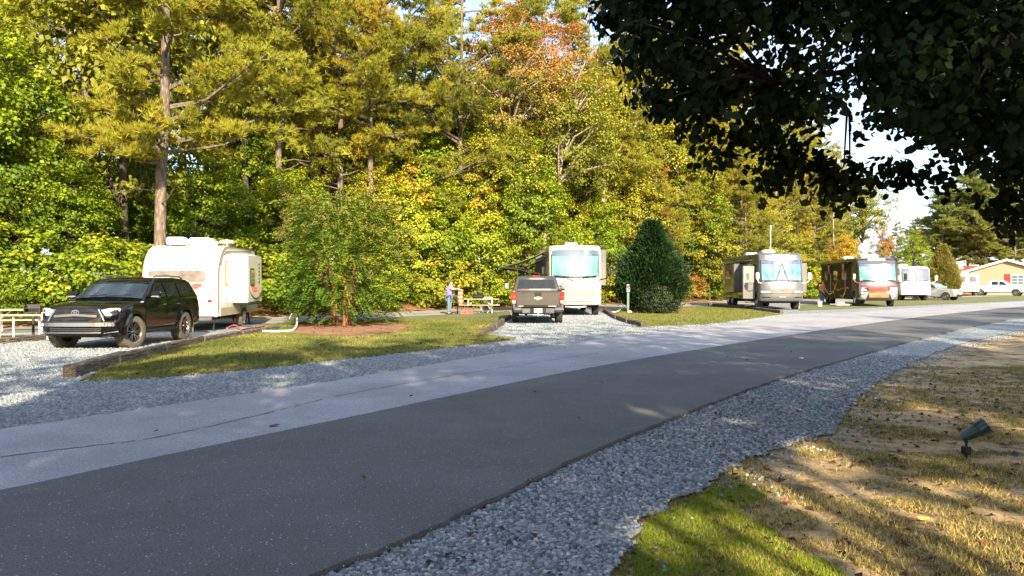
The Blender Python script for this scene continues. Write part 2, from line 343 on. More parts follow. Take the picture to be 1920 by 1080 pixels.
# base sheet to the horizon
def grid(name, xs, ys, hf, mat, keep=None):
    nx, ny = len(xs), len(ys); V = np.array([(x, y, hf(x, y)) for y in ys for x in xs]); F = []
    for j in range(ny-1):
        for i in range(nx-1):
            if keep is None or keep(.5*(xs[i]+xs[i+1]), .5*(ys[j]+ys[j+1])): F.append((j*nx+i, j*nx+i+1, (j+1)*nx+i+1, (j+1)*nx+i))
    o = np_mesh(name, V, np.array(F), mat, smooth=True); o['kind'] = 'structure'; return o
g_x = np.concatenate([[-900,-400,-200], np.arange(-90, 150, 1.5), [200,400,900]]); g_y = np.concatenate([[-500,-200,-80], np.arange(-40, 190, 1.5), [240,400,900]])
def verge_h(x, y):      # slight unevenness on the near right verge
    if wood_d(x, y) > 3: return ground_h(x, y) - .03
    return -.03
grid('ground', g_x, g_y, verge_h, m_verge)
ff_x = np.arange(-75, 140, 1.5); ff_y = np.arange(-12, 185, 1.5)
grid('forest_floor', ff_x, ff_y, lambda x, y: ground_h(x, y) + .004, m_straw, keep=lambda x, y: wood_d(x, y) > 4.0)
RE = smooth_line([(-12,-12),(-6,-3),(-1.95,3.0),(-.64,4.75),(.6,6.97),(2.45,9.87),(4.56,12.9),(6.8,15.8),(10.96,21.1),(20.1,31.8),(34,46),(66,76),(125,125)])
MB_ = smooth_line([(-17,-10),(-9,-1.5),(-5.6,3.2),(-3.86,5.83),(-3.2,6.93),(-1.96,8.9),(1.03,13.65),(4.5,18.3),(12.3,28),(23,40),(37,54),(69,82),(128,132)])
LE = smooth_line([(-21,-9),(-12,.5),(-8.0,5.0),(-5.5,8.3),(-4.2,10.3),(-2.78,12.6),(0,17.8),(3.1,22.7),(6.3,26.9),(13,35.7),(27,50),(43.5,65.5),(75,92),(130,140)])
def je(l, s, a=.012): return jitter_edge(l, .12, a, closed=False, seed=s)
REj, MBj, LEj = je(RE, 1, .022), je(MB_, 2, .006), je(LE, 3, .05)
def line_x(line, y):
    for a, b in zip(line, line[1:]):
        if a[1] <= y <= b[1] and b[1] > a[1]: return a[0] + (b[0]-a[0])*(y-a[1])/(b[1]-a[1])
    return line[-1][0] if y > line[-1][1] else line[0][0]
sheet('road', REj + MBj[::-1], .036, m_asph, .06)
sheet('road_shoulder', [(x,y) for x,y in MBj] + LEj[::-1], .026, m_conc, .05)
# the long crack in the pale pavement: a recessed strip of dark filler standing 2 mm proud
ck = smooth_line([P(-300,905), P(0,863), P(150,844), P(289,826), P(480,784), P(640,745), P(820,712), P(1000,683), P(1150,660)], 14)
ck = jitter_edge([(p[0], p[1]) for p in ck], .1, .012, closed=False, seed=5)
mb = MB(); rr = random.Random(3)
for i, (a, b) in enumerate(zip(ck, ck[1:])):
    if rr.random() < .12: continue
    w = rr.uniform(.004, .012); mb.add([(a[0]-w, a[1]+w, .0285), (a[0]+w, a[1]-w, .0285), (b[0]+w, b[1]-w, .0285), (b[0]-w, b[1]+w, .0285)], [(0,1,2,3)])
mb.build('road_crack', M('crack filler', (.06,.055,.055), .9))['kind'] = 'structure'
# gravel everywhere between road and back lane
LNI = [(x + 1.1, y - 1.6) for (x, y) in LANE]
sheet('gravel', [(LEj[i][0]+.12, LEj[i][1]-.1) for i in range(0, len(LEj), 4)] + [(125,150)] + LNI[::-1][1:] , .002, m_gravel)
lane_in = smooth_line([(x+1.3, y-1.5) for x, y in LANE], 5); lane_out = smooth_line([(x-1.1, y+1.3) for x, y in LANE], 5)
sheet('back_lane', jitter_edge(lane_in, .5, .05, False, 4) + jitter_edge(lane_out, .5, .08, False, 6)[::-1], .020, m_lane, .03)
# near gravel verge on the right of the road
GB = smooth_line([P(1120,1400), P(1150,1120), P(1175,1030), P(1215,965), P(1330,908), P(1405,855), P(1545,812), P(1590,768), P(1640,720), P(1725,672), P(1810,642), P(1910,620), P(2000,606)], 5)
GBj = jitter_edge([(p[0],p[1]) for p in GB], .1, .06, closed=False, seed=8)
re_sub = [p for p in REj if 2.2 < p[1] < 40]
sheet('gravel_verge', [(-1.6,2.2)] + re_sub[::3] + GBj[::-1] + [(.3,2.2)], -.012, m_gravel)
# lawns
def lawn(name, pts, z=.016, mat=None, seed=1, amp=.07): return sheet(name, jitter_edge([tuple(p[:2]) for p in pts], .18, amp, True, seed), z, mat or m_lawn)
L1 = [P(150,716), P(300,709), P(500,691), P(700,669), P(900,646), P(968,635.5), P(915,628.5), P(945,606), P(957,590), P(953,583.5), P(800,592), P(660,599), P(560,605), P(470,612), P(500,621), P(380,636.5), P(215,684)]
lawn('lawn', L1)
L2 = [P(1197,614), P(1330,608), P(1400,600), P(1468,590), P(1400,580.5), P(1340,574.5), P(1290,575), P(1135,584.5)]
lawn('lawn', L2, seed=3)
lawn('lawn', [P(1500,582.5), P(1600,578.5), P(1700,573.5), P(1920,563.5), P(2100,558), P(2100,550), P(1900,553.5), P(1690,561), P(1560,567), P(1480,574.5)], seed=4)
lawn('lawn', [P(-200,662), P(0,646), P(88,637), P(88,628), P(-100,634)], seed=6)
lawn('mulch_bed', [P(530,624), P(590,630), P(680,631), P(740,624), P(780,612), P(740,606), P(660,605), P(560,610)], .030, m_mulch, 7, .12)
lawn('mulch_bed', [P(1165,587.5), P(1230,590), P(1300,586.5), P(1300,578), P(1170,578.5)], .030, m_mulch, 9, .12)
lawn('pine_straw_bed', [P(500,598.5), P(700,592), P(800,586), P(1000,577), P(1000,573), P(800,580), P(480,592)], .010, m_straw, 12, .2)

# --- scatter: stones, blades, leaves (real geometry, past counting)
def in_poly(x, y, poly):
    poly = np.array(poly); c = np.zeros(len(x), bool); n = len(poly); j = n-1
    for i in range(n):
        xi, yi = poly[i]; xj, yj = poly[j]
        with np.errstate(divide='ignore', invalid='ignore'):
            c ^= ((yi > y) != (yj > y)) & (x < (xj-xi)*(y-yi)/(yj-yi+1e-12) + xi)
        j = i
    return c
def scatter(poly, n, y0, y1, p=1.6):
    xs = np.array([q[0] for q in poly]); out = []; tot = 0
    while tot < n:
        u = rng.random(n*3); y = y0 + (y1-y0)*u**p; x = rng.uniform(xs.min(), xs.max(), n*3)
        k = in_poly(x, y, poly); k &= np.abs(x) < y*.72 + .3
        out.append(np.stack([x[k], y[k]], 1)); tot += k.sum()
    return np.concatenate(out)[:n]
def stones(name, pts, z, smin, smax, seed):
    r = np.random.default_rng(seed); n = len(pts)
    base = np.array([(-1,-1,-1),(1,-1,-1),(1,1,-1),(-1,1,-1),(-1,-1,1),(1,-1,1),(1,1,1),(-1,1,1)], float)*.5
    V = base[None] * (1 + r.uniform(-.35, .35, (n,8,3))) * np.array([1,.8,.62]) ; V[:,4:,:2] *= .72
    s = r.uniform(smin, smax, n)**1.0; V *= s[:,None,None]
    a = r.uniform(0, 6.28, n); c, d = np.cos(a), np.sin(a); b = r.uniform(-.5, .5, n); cb, sb = np.cos(b), np.sin(b)
    X = V[...,0]*cb[:,None] + V[...,2]*sb[:,None]; Z = -V[...,0]*sb[:,None] + V[...,2]*cb[:,None]; Y = V[...,1]
    V = np.stack([X*c[:,None]-Y*d[:,None] + pts[:,0,None], X*d[:,None]+Y*c[:,None] + pts[:,1,None], Z + z + s[:,None]*.18], -1)
    F = np.array(((4,5,6,7),(0,1,5,4),(1,2,6,5),(2,3,7,6),(3,0,4,7)))
    F = (F[None] + 8*np.arange(n)[:,None,None]).reshape(-1,4)
    o = np_mesh(name, V.reshape(-1,3), F, m_stone, np.repeat((r.random(n)**1.1 if seed < 3 else .22 + .5*r.random(n)), 8)); o['kind'] = 'stuff'; return o
vg = [(-1.6,2.2)] + re_sub[::3] + GBj[::-1] + [(.3,2.2)]
p1 = scatter(vg, 40000, 3.6, 17, 1.7); stones('gravel_stones', p1, -.012, .015, .038, 1)
# stones thinning out onto the verge, a few at the asphalt lip
p2 = np.array([(x + abs(rng.normal(0,.35)) + .02, y + rng.normal(0,.1)) for (x,y) in [GBj[i] for i in rng.integers(0, len(GBj), 2600)] if y > 3.4]); stones('gravel_stones', p2, -.03, .015, .035, 2)
band = [(LEj[i][0]-.05, LEj[i][1]+.03) for i in range(0, len(LEj), 4) if 5 < LEj[i][1] < 30] + [P(968,635.5)[:2], P(900,646)[:2], P(700,669)[:2], P(500,691)[:2], P(300,709)[:2], P(150,716)[:2], P(230,684)[:2], (-8.4,21), (-15,21), (-16,10)]
p3 = scatter(band, 22000, 7, 24, 1.3); stones('gravel_stones', p3, .002, .02, .045, 3)
pad = [P(968,636)[:2], P(935,626)[:2], P(952,600)[:2], P(960,586)[:2], P(1125,586)[:2], P(1195,613)[:2]]
p4 = scatter([tuple(q) for q in pad], 13000, 22, 48, 1.2); stones('gravel_stones', p4, .002, .02, .045, 7)
band2 = [(LEj[i][0]-.05, LEj[i][1]+.03) for i in range(0, len(LEj), 4) if 17 < LEj[i][1] < 42] + [P(1465,590)[:2], P(1330,608)[:2], P(1197,614)[:2], P(968,637)[:2]]
p5 = scatter([tuple(q[:2]) for q in band2], 9000, 17, 42, 1.2); stones('gravel_stones', p5, .002, .02, .045, 9)
def blades(name, pts, z, hmin, hmax, tint, seed, w=.005, lean=.6):
    r = np.random.default_rng(seed); n = len(pts); a = r.uniform(0, 6.28, n); h = r.uniform(hmin, hmax, n)
    dx, dy = np.cos(a)*w, np.sin(a)*w; la = r.uniform(0, 6.28, n); ll = r.random(n)*lean*h
    A = np.stack([pts[:,0]-dx, pts[:,1]-dy, np.full(n, z)], 1); B = np.stack([pts[:,0]+dx, pts[:,1]+dy, np.full(n, z)], 1)
    C = np.stack([pts[:,0]+np.cos(la)*ll, pts[:,1]+np.sin(la)*ll, z+h], 1)
    V = np.stack([A,B,C], 1).reshape(-1,3); F = np.arange(3*n).reshape(-1,3)
    o = np_mesh(name, V, F, m_mossb if name == 'moss_growth' else m_blade, np.repeat(tint, 3)); o['kind'] = 'stuff'; return o
from mathutils import noise as mnoise
def nse(x, y, s, o=0): return mnoise.noise(Vector((x*s, y*s, o)))
vpoly = GBj[::2] + [(60, 40), (30, 3.2), (1.0, 3.2)]
pts = scatter(vpoly, 90000, 3.8, 15, 1.8)
dens = np.array([nse(x, y, .9, 3) + .6*nse(x, y, 3.1, 5) for x, y in pts])
moss = np.array([1.0 if (x < 1.0 + .28*(y-3.6) + .5*nse(x, y, 1.5, 9) + .12*nse(x,y,9,2)) and y < 6.6 else 0 for x, y in pts])
keep = (dens > .02) | ((pts[:,1] < 6.6) & (dens > -.14)) | (moss > 0) | (rng.random(len(pts)) < .08); pts = pts[keep]; moss = moss[keep]; dens = dens[keep]
tint = np.where(moss > 0, rng.uniform(.15, .6, len(pts)), np.clip(rng.normal(.72, .2, len(pts)) - dens*.5*(pts[:,1] > 6.5), 0, 1))
blades('verge_grass', pts, -.03, .012, .045, tint, 4, .0045, 1.3)
lp = [tuple(p[:2]) for p in L1]
pts = scatter(lp, 90000, 12.5, 33, 1.3)
bed = [tuple(P(*q)[:2]) for q in ((530,624),(590,630),(680,631),(740,624),(780,612),(740,606),(660,605),(560,610))]; pts = pts[~in_poly(pts[:,0], pts[:,1], bed) | (rng.random(len(pts)) < .04)]; tint = np.clip(np.array([.30 + .5*nse(x, y, .6, 2) for x, y in pts]) + rng.normal(0, .16, len(pts)), 0, 1)
blades('lawn_grass', pts, .014, .02, .055, tint, 5, .010, .9)
l2 = [tuple(p[:2]) for p in L2]; pts = scatter(l2, 25000, 27, 52, 1.2); blades('lawn_grass', pts, .014, .03, .07, np.clip(rng.normal(.33, .15, len(pts)), 0, 1), 6, .016, .9)
# moss sheet in the near corner
mp_ = [P(1185,1110), P(1190,1030), P(1215,970), P(1290,940), P(1330,912), P(1400,905), P(1440,925), P(1380,950), P(1450,985), P(1480,1020), P(1560,1050), P(1620,1100), P(1640,1250), P(1180,1250)]
m_moss = earth_mat('moss', [(.36, (.11,.15,.012)), (.5, (.25,.29,.018)), (.62, (.34,.31,.04))], 2.2, 60, bm=1)
sheet('moss_patch', jitter_edge([tuple(p[:2]) for p in mp_], .05, .05, True, 3), -.024, m_moss)
pts = scatter([tuple(p[:2]) for p in mp_], 30000, 2.9, 7, 1.0); blades('moss_growth', pts, -.026, .010, .032, np.clip(rng.normal(.36, .16, len(pts)), 0, 1), 8, .004, 1.2)
def leaf_geo(C, N, A, L, W, fold=.15):
    """folded leaves: centre C, normal N, axis A; two faces meet on the midrib"""
    A = A - N*(A*N).sum(1, keepdims=True); A /= np.linalg.norm(A, axis=1, keepdims=True)+1e-9; B = np.cross(N, A)
    L = L[:,None]; W = W[:,None]
    V = np.stack([C - A*L/2, C + B*W/2 + N*W*fold - A*L*.08, C + A*L/2, C - B*W/2 + N*W*fold - A*L*.08], 1)
    n = len(C); F = np.arange(4*n).reshape(-1,4); return V.reshape(-1,3), F
def unit(v): return v/(np.linalg.norm(v, axis=1, keepdims=True)+1e-9)
def litter(name, poly, n, y0, y1, z, smin, smax, seed, p=1.5):
    pts = scatter(poly, n, y0, y1, p); r = np.random.default_rng(seed)
    N = unit(np.stack([r.normal(0,.35,n), r.normal(0,.35,n), np.ones(n)], 1)); A = r.normal(0,1,(n,3)); s = r.uniform(smin, smax, n)
    V, F = leaf_geo(np.column_stack([pts, np.full(n, z)]), N, A, s, s*.8, .35)
    o = np_mesh(name, V, F, m_litter, np.repeat(np.clip(r.beta(1.6,3,n)*1.1, 0, 1), 4)); o['kind'] = 'stuff'
litter('fallen_leaves', vpoly, 700, 3.8, 14, -.018, .03, .075, 1, 1.3)
litter('fallen_leaves', vg, 130, 3.8, 14, .012, .03, .06, 2)
litter('fallen_leaves', lp, 260, 13, 30, .04, .05, .09, 3)
litter('fallen_leaves', [tuple(p) for p in REj[::6]] + [tuple(p) for p in LEj[::-6]], 24, 4, 20, .055, .03, .06, 6)
# ---------------------------------------------------------------- vehicles (local axes: x across, y from front bumper to tail, z up)
def ellipse(cx, cz, a, b, y, n=20): return [(cx+a*math.cos(2*math.pi*i/n), y, cz+b*math.sin(2*math.pi*i/n)) for i in range(n)]
def wheel(par, x, y, rad, w, side, rim=alu, tyre=None, steer=0, spokes=6, hole=.62):
    hub = MB(); hub.lathe([(-w*.3,0),(-w*.3,rad*.5),(w*.2,rad*.5),(w*.2,0)], 16)
    h = hub.build('wheel', iron, par, 40, loc=(x, y, rad)); h.rotation_euler = (0,0,steer)
    t = MB(); rr = rad*hole
    t.lathe([(-w*.38,rr*.96),(-w*.5,rr+.02),(-w*.52,rad*.86),(-w*.47,rad*.955),(-w*.36,rad),(-w*.12,rad*1.004),(-w*.10,rad*.985),(w*.10,rad*.985),(w*.12,rad*1.004),(w*.36,rad),(w*.47,rad*.955),(w*.52,rad*.86),(w*.5,rr+.02),(w*.38,rr*.96)], 36)
    for k in range(36):      # tread blocks at the shoulders
        a = 2*math.pi*k/36
        for s_ in (-1,1): t.box((s_*w*.40, math.cos(a)*rad*.985, math.sin(a)*rad*.985), (w*.18, rad*.08, rad*.05), rx=a-math.pi/2)
    t.build('tyre', tyre or rubber, h, 35)
    r = MB(); s = side; f = w*.44*s
    r.lathe([(f*1.02,rr*1.0),(f*1.08,rr*.97),(f*.9,rr*.92),(f*.2,rr*.88)], 32)
    r.lathe([(f*.15,rr*.9),(f*.1,0)], 24, mi=1)
    if spokes:
        for k in range(spokes):
            for da in (-.13,.13):
                a = 2*math.pi*k/spokes + da; c, d = math.cos(a), math.sin(a); a2 = 2*math.pi*k/spokes+da*1.5; c2, d2 = math.cos(a2), math.sin(a2)
                p0 = Vector((f*.82, c*rr*.12, d*rr*.12)); p1 = Vector((f*.96, c2*rr*.93, d2*rr*.93)); q = Vector((0,-d,c))*rr*.05
                r.add([p0-q*1.2, p0+q*1.2, p1+q, p1-q, p0-q*1.2-Vector((f*.3,0,0)), p0+q*1.2-Vector((f*.3,0,0)), p1+q-Vector((f*.3,0,0)), p1-q-Vector((f*.3,0,0))], ((0,1,2,3),(4,7,6,5),(0,4,5,1),(1,5,6,2),(2,6,7,3),(3,7,4,0)))
        r.lathe([(f*.5,rr*.2),(f*.95,rr*.19),(f*1.0,rr*.1),(f*1.0,0)], 16)
    else:
        r.lathe([(f*.3,rr*.9),(f*.5,rr*.7),(f*.55,rr*.5),(f*.95,rr*.42),(f*1.0,rr*.28),(f*1.0,0)], 24)
        for k in range(8):
            a = 2*math.pi*k/8; r.lathe([(0,.03*rad),(f*.12,.03*rad),(f*.12,0)], 8, Matrix.Translation((f*.45, math.cos(a)*rr*.62, math.sin(a)*rr*.62)), 1)
    r.build('rim', [rim, iron], h, 35)
    return h
def arch(cy, cz, r, y0=None, n=9, z0=.3):      # points of a wheel arch, from front to rear
    out = []
    a0 = math.asin(max(-1, min(1, (z0-cz)/r)))
    for i in range(n+1):
        a = math.pi - a0 + (a0*2 - math.pi)*i/n
        out.append((cy + r*math.cos(a), cz + r*math.sin(a)))
    return out
def arch_flare(par, cy, cz, r, hwf, side, mat, t=.05, w=.075, z0=.34, name='wheel_arch'):
    mb = MB(); pin = arch(cy, cz, r, z0=z0, n=14); pout = arch(cy, cz, r+w, z0=z0, n=14); n = len(pin); vs = []
    for (py_, pz), (qy, qz) in zip(pin, pout):
        xi = hwf(pz); xo = hwf(qz)
        vs += [(side*(xi+t), py_, pz), (side*(xo+t*.7), qy, qz), (side*(xo-.03), qy, qz), (side*(xi-.22), py_, pz)]
    fs = [(4*i+k, 4*i+(k+1)%4, 4*i+4+(k+1)%4, 4*i+4+k) for i in range(n-1) for k in range(4)] + [(0,1,2,3), tuple(reversed(range(4*n-4,4*n)))]
    return mb.add(vs, fs).build(name, mat, par, 35)
def side_panel(par, name, pts, side, hwf, mat, t=.008, off=.0, mb=None, smooth=None, lab=None):
    """a panel that follows the flank; pts in (y,z)"""
    own = mb is None; mb = mb or MB(); N = len(pts)
    if N == 4:       # subdivide in z so that it follows the tumblehome
        K = 5; vs = []; 
        for k in range(K+1):
            f = k/K
            a = (pts[0][0]+(pts[3][0]-pts[0][0])*f, pts[0][1]+(pts[3][1]-pts[0][1])*f); b = (pts[1][0]+(pts[2][0]-pts[1][0])*f, pts[1][1]+(pts[2][1]-pts[1][1])*f)
            for p in (a, b):
                for d in (off, off+t): vs.append((side*(hwf(p[1])+d), p[0], p[1]))
        fs = []
        for k in range(K):
            i = k*4; j = i+4; fs += [(i+1,i+3,j+3,j+1), (i,j,j+2,i+2), (i,i+1,j+1,j), (i+2,j+2,j+3,i+3)]
        fs += [(0,2,3,1), (K*4,K*4+1,K*4+3,K*4+2)]
    else:
        vs = [(side*(hwf(z)+off), y, z) for y, z in pts] + [(side*(hwf(z)+off+t), y, z) for y, z in pts]
        fs = [tuple(range(N)), tuple(range(N,2*N))] + [(i,(i+1)%N,N+(i+1)%N,N+i) for i in range(N)]
    mb.add(vs, fs)
    if own:
        o = mb.build(name, mat, par, smooth)
        bm = bmesh.new(); bm.from_mesh(o.data); bmesh.ops.recalc_face_normals(bm, faces=bm.faces); bm.to_mesh(o.data); bm.free()
        if lab: o['label'] = lab
        return o
def recalc(o):
    bm = bmesh.new(); bm.from_mesh(o.data); bmesh.ops.recalc_face_normals(bm, faces=bm.faces); bm.to_mesh(o.data); bm.free(); return o
def text_part(par, s, size, loc, rot, mat, name='lettering', ext=.004, sx=1.0):
    cu = bpy.data.curves.new(name, 'FONT'); cu.body = s; cu.size = size; cu.extrude = ext; cu.align_x = 'CENTER'; cu.align_y = 'CENTER'
    cu.materials.append(mat); o = bpy.data.objects.new(name, cu); COL.objects.link(o); o.parent = par; o.location = loc; o.rotation_euler = rot; o.scale = (sx,1,1)
    me = bpy.data.meshes.new_from_object(o.evaluated_get(bpy.context.evaluated_depsgraph_get())); bpy.data.objects.remove(o); o = bpy.data.objects.new(name, me); COL.objects.link(o); o.parent = par; o.location = loc; o.rotation_euler = rot; o.scale = (sx,1,1)
    if not me.materials: me.materials.append(mat)
    return o

def make_suv(label, loc, rz, paint, L=4.82, W=1.92, H=1.78, detail=True, wr=.39, rim=gun, tyre=None, group=None, cat='suv', name='parked_suv', gl=None, steer=0):
    t = empty(name, label, cat, loc, rz, group)
    hw = W/2-.035; k = H/1.78; yf, yr = .93*L/4.82, 3.72*L/4.82; zb = 1.19*k
    def hwf(z): return hw - .05*max(0,(.75-z))**1.2 - (max(0, z-zb)*.33) - .02*max(0,z-.95)
    def fn(v):
        x, y, z = v; f = hwf(z)/hw; u = abs(x)/hw
        x = x*f
        if y < 1.0: y += .20*u**3.2*(1-y)      # nose plan curve
        if y > L-.6: y -= .08*u**4
        if z > 1.0 and y < 1.5: z -= .05*u**3
        return Vector((x, y, z))
    az = wr; ar = wr+.075
    poly = [(.12,.34),(.05,.42),(.02,.52),(0,.62),(.02,.76),(.045,.88),(.10,.985),(.20,1.05*k),(.5,1.105*k),(.9,1.15*k),(1.3,1.185*k),(1.42,zb),(L*.6,zb),(L-.14,zb),(L-.05,1.05*k),(L-.01,.85),(L,.62),(L-.03,.45),(L-.12,.40)]
    lo = [(y,z) for y,z in reversed(arch(yr, az, ar, z0=.36))] + [(y,z) for y,z in reversed(arch(yf, az, ar, z0=.36))]
    body = MB(); body.prism(poly + lo, hw, .045, mids=(-.85,-.6,-.3,0,.3,.6,.85), fn=fn)
    recalc(body.build('body', paint, t, 40))
    mb = MB(); mb.box((0, L/2, .46), (W*.78, L*.93, .3)); mb.box((0, yf, .75), (W*.70, .9, .35)); mb.box((0, yr, .75), (W*.70, .9, .35)); mb.build('underbody', under, t)
    g = [(1.28,zb-.03),(1.98,1.60*k),(2.2,1.695*k),(2.6,1.745*k),(3.4,1.76*k),(L-.55,1.715*k),(L-.32,1.66*k),(L-.07,zb-.03)]
    g = [(y*(L/4.82) if 0<i<4 else y, z) for i,(y,z) in enumerate(g)]
    gh = MB()
    def fng(v):
        v = fn(v); u = abs(v.x)/hw
        if v.y < 2.3: v.y += .10*u**2.5
        if v.z > zb+.3: v.z -= .035*u**3
        return v
    gh.prism(g, hw, .05, mids=(-.8,-.4,0,.4,.8), fn=fng); recalc(gh.build('cabin', paint, t, 40))
    # windshield and rear window as curved slabs just proud of the shell
    def wrap(name, y0, z0, y1, z1, x0, x1, mat, nrm, par=t):
        m_ = MB(); K = 8; vs = []
        for d in (.0, .008):
            for r_, (yy, zz, xw) in enumerate(((y0,z0,x0),(y1,z1,x1))):
                for i in range(K+1):
                    u = -1+2*i/K; v = fng(Vector((u*xw, yy, zz))); vs.append(v + Vector(nrm)*(d+.004))
        n_ = (K+1)*2; fs = [(i, i+1, K+2+i, K+1+i) for i in range(K)] + [(n_+i, n_+K+1+i, n_+K+2+i, n_+i+1) for i in range(K)]
        fs += [(i,n_+i,n_+i+1,i+1) for i in range(K)] + [(K+1+i,K+2+i,n_+K+2+i,n_+K+1+i) for i in range(K)] + [(0,K+1,n_+K+1,n_),(K,n_+K,n_+2*K+1,2*K+1)]
        m_.add(vs, fs); return recalc(m_.build(name, mat, par, 30))
    q = L/4.82
    wn_ = Vector((0,-.6,.8)).normalized()
    wsh = wrap('windshield', 1.36*(1 if q<1.01 else q), zb+.045, 1.93*q, 1.565*k, .88*hw/.925, .90*hw/.925, gl or glassb, wn_)
    wrap('rear_window', L-.10, zb+.06, L-.30, 1.60*k, .80, .80, glass, Vector((0,.9,.4)).normalized())
    if detail:
        wp = MB()
        for sx in (-.32,.30): wp.tube([(sx-.35,1.36,zb+.07),(sx+.05,1.40,zb+.095),(sx+.28,1.44,zb+.115)], .009, 5)
        wp.build('wiper', plastic, t)
        mb = MB(); mb.box((-.05,1.93,1.52),(.22,.02,.07)); mb.build('rear_view_mirror', plastic, t)
    for s in (-1,1):
        Z1 = zb+.035; Z2 = 1.585*k
        for nm, pts in (('front', [(1.78*q,Z1),(2.62*q,Z1),(2.60*q,Z2+.02),(2.22*q,Z2-.005)]), ('rear', [(2.70*q,Z1),(3.42*q,Z1),(3.36*q,Z2+.02),(2.68*q,Z2+.02)])):
            y0 = min(p[0] for p in pts)-.05; y1 = max(p[0] for p in pts)+.03
            lowr = .47
            if nm == 'front': dp = [(1.50*q,zb-.02),(y1,zb-.02),(y1,lowr),(1.50*q,lowr)]
            else: dp = [(y0,zb-.02),(3.46*q,zb-.02),(3.24*q,lowr),(y0,lowr)]
            d = side_panel(t, 'door', dp, s, hwf, paint, .010, 0, smooth=30)
            side_panel(d, 'window', pts, s, hwf, glass, .006, .006, smooth=30)
            hy = y1-.16 if nm == 'front' else 3.30*q
            hb = MB(); hb.bbox((s*(hwf(1.0)+.03), hy, 1.03*k), (.03,.16,.03), .008); hb.build('handle', chrome if detail else paint, d)
        side_panel(t, 'quarter_window', [(3.52*q,Z1),(L-.42,Z1),(L-.50,Z2-.02),(3.46*q,Z2+.02)], s, hwf, glass, .006, .006, smooth=30)
        arch_flare(t, yf, az, ar-.01, hwf, s, paint); arch_flare(t, yr, az, ar-.01, hwf, s, paint)
        mb = MB(); mb.bbox((s*(hw+.0), (yf+yr)/2, .385), (.15, (yr-yf)-1.02, .07), .02); mb.build('running_board', plastic if detail else paint, t, 40)
        mm = MB(); mm.bbox((s*(hw+.14), 1.74*q, zb+.10), (.24,.13,.17), .035); mm.bbox((s*(hw+.02), 1.76*q, zb+.04), (.14,.06,.05), .01); mo = mm.build('mirror', paint, t, 40)
        if detail:
            c = MB(); c.bbox((s*(hw+.15), 1.70*q, zb+.055), (.22,.09,.045), .015); c.build('mirror_trim', chrome, mo, 40)
            rl = MB(); pts = [(s*.70,2.35,1.70*k),(s*.70,2.42,1.765*k),(s*.70,3.0,1.79*k),(s*.70,3.9,1.765*k),(s*.70,4.05,1.70*k)]
            rl.tube(pts, .022, 8); rl.build('roof_rail', alu, t, 50)
            for ym in (yf+ar+.04, yr+ar+.04): mf = MB(); mf.box((s*(hw-.10), ym, .34), (.26,.015,.34)); mf.build('mud_flap', dusty_sunlit, t)
        # tail lamp
        tl = MB(); tl.bbox((s*(hw-.19), L-.03, .98*k), (.18,.10,.30), .02); tl.build('tail_light', red_l, t, 40)
        wheel(t, s*(hw-.11), yf, wr, .265, s, rim, tyre, steer); wheel(t, s*(hw-.11), yr, wr, .265, s, rim, tyre)
    if detail:
        def fr(x, z, y=None, d=.0):        # a point on the curved nose
            yy = y if y is not None else (0 if z < .7 else .02+(z-.76)*.25); v = fn(Vector((x, yy-d, z))); return v
        def nose(name, outline, mat, t_=.02, d=.0, par=t, smooth=30):
            m_ = MB(); 
            fr_ = [fr(x,z,y,d+t_) for x,z,y in outline]; bk = [fr(x,z,y,d-.03) for x,z,y in outline]; N = len(outline)
            m_.add(fr_+bk, [tuple(range(N)), tuple(reversed(range(N,2*N)))] + [(i,N+i,N+(i+1)%N,(i+1)%N) for i in range(N)])
            return recalc(m_.build(name, mat, par))
        gr = nose('grille', [(-.50,.965,.07),(-.25,.985,.07),(0,.99,.07),(.25,.985,.07),(.50,.965,.07),(.58,.80,.03),(.60,.70,.0),(.30,.69,.0),(0,.69,.0),(-.30,.69,.0),(-.60,.70,.0),(-.58,.80,.03)], plastic, .012)
        bars = MB()
        for z in np.linspace(.73,.95,7):
            if .79 < z < .87: continue
            bars.tube([fr(x, z, .02+(z-.76)*.22, .02) for x in np.linspace(-.5,.5,9)], .007, 5)
        bars.build('grille_bar', iron, gr)
        bb = MB(); pts = [fr(x, .845-.03*abs(x)/.5, .035, .035) for x in np.linspace(-.50,.50,11)]
        for a, b in zip(pts, pts[1:]): bb.slab([a+Vector((0,0,-.028)), b+Vector((0,0,-.028)), b+Vector((0,0,.028)), a+Vector((0,0,.028))], .02)
        bb.build('grille_chrome_bar', chrome, gr, 30)
        for s in (-1,1): fm = MB(); fm.tube([fr(s*.51,.975,.07,.02), fr(s*.59,.83,.04,.03), fr(s*.66,.70,.0,.03)], .017, 8); fm.build('grille_frame', chrome, gr, 50)
        em = MB(); c = fr(0,.90,.06,.055)
        for (a, b, dz) in ((.085,.058,0),(.03,.052,0),(.062,.022,.028)): em.tube([Vector(p) + Vector((0,c.y,0)) for p in ellipse(0,c.z+dz,a,b,0,24)] + [Vector(ellipse(0,c.z+dz,a,b,0,24)[0])+Vector((0,c.y,0))], .010, 6)
        em.build('emblem', chrome, gr, 50)
        bz = MB()
        for z0, z1, mi_ in ((.575,.665,0),):
            pts0 = [fr(x, z0, -.0, .05) for x in np.linspace(-.86,.86,15)]; pts1 = [fr(x, z1, -.0, .045) for x in np.linspace(-.86,.86,15)]
            for i in range(14): bz.slab([pts0[i], pts0[i+1], pts1[i+1], pts1[i]], .012)
        bp = bz.build('bumper_bar', M('brushed bumper bar', (.34,.35,.37), .22, 1, var=.15, scale=2), t, 30)
        lg = MB(); pts0 = [fr(x, .40, .0, .03) for x in np.linspace(-.58,.58,9)]; pts1 = [fr(x, .545, .0, .03) for x in np.linspace(-.62,.62,9)]
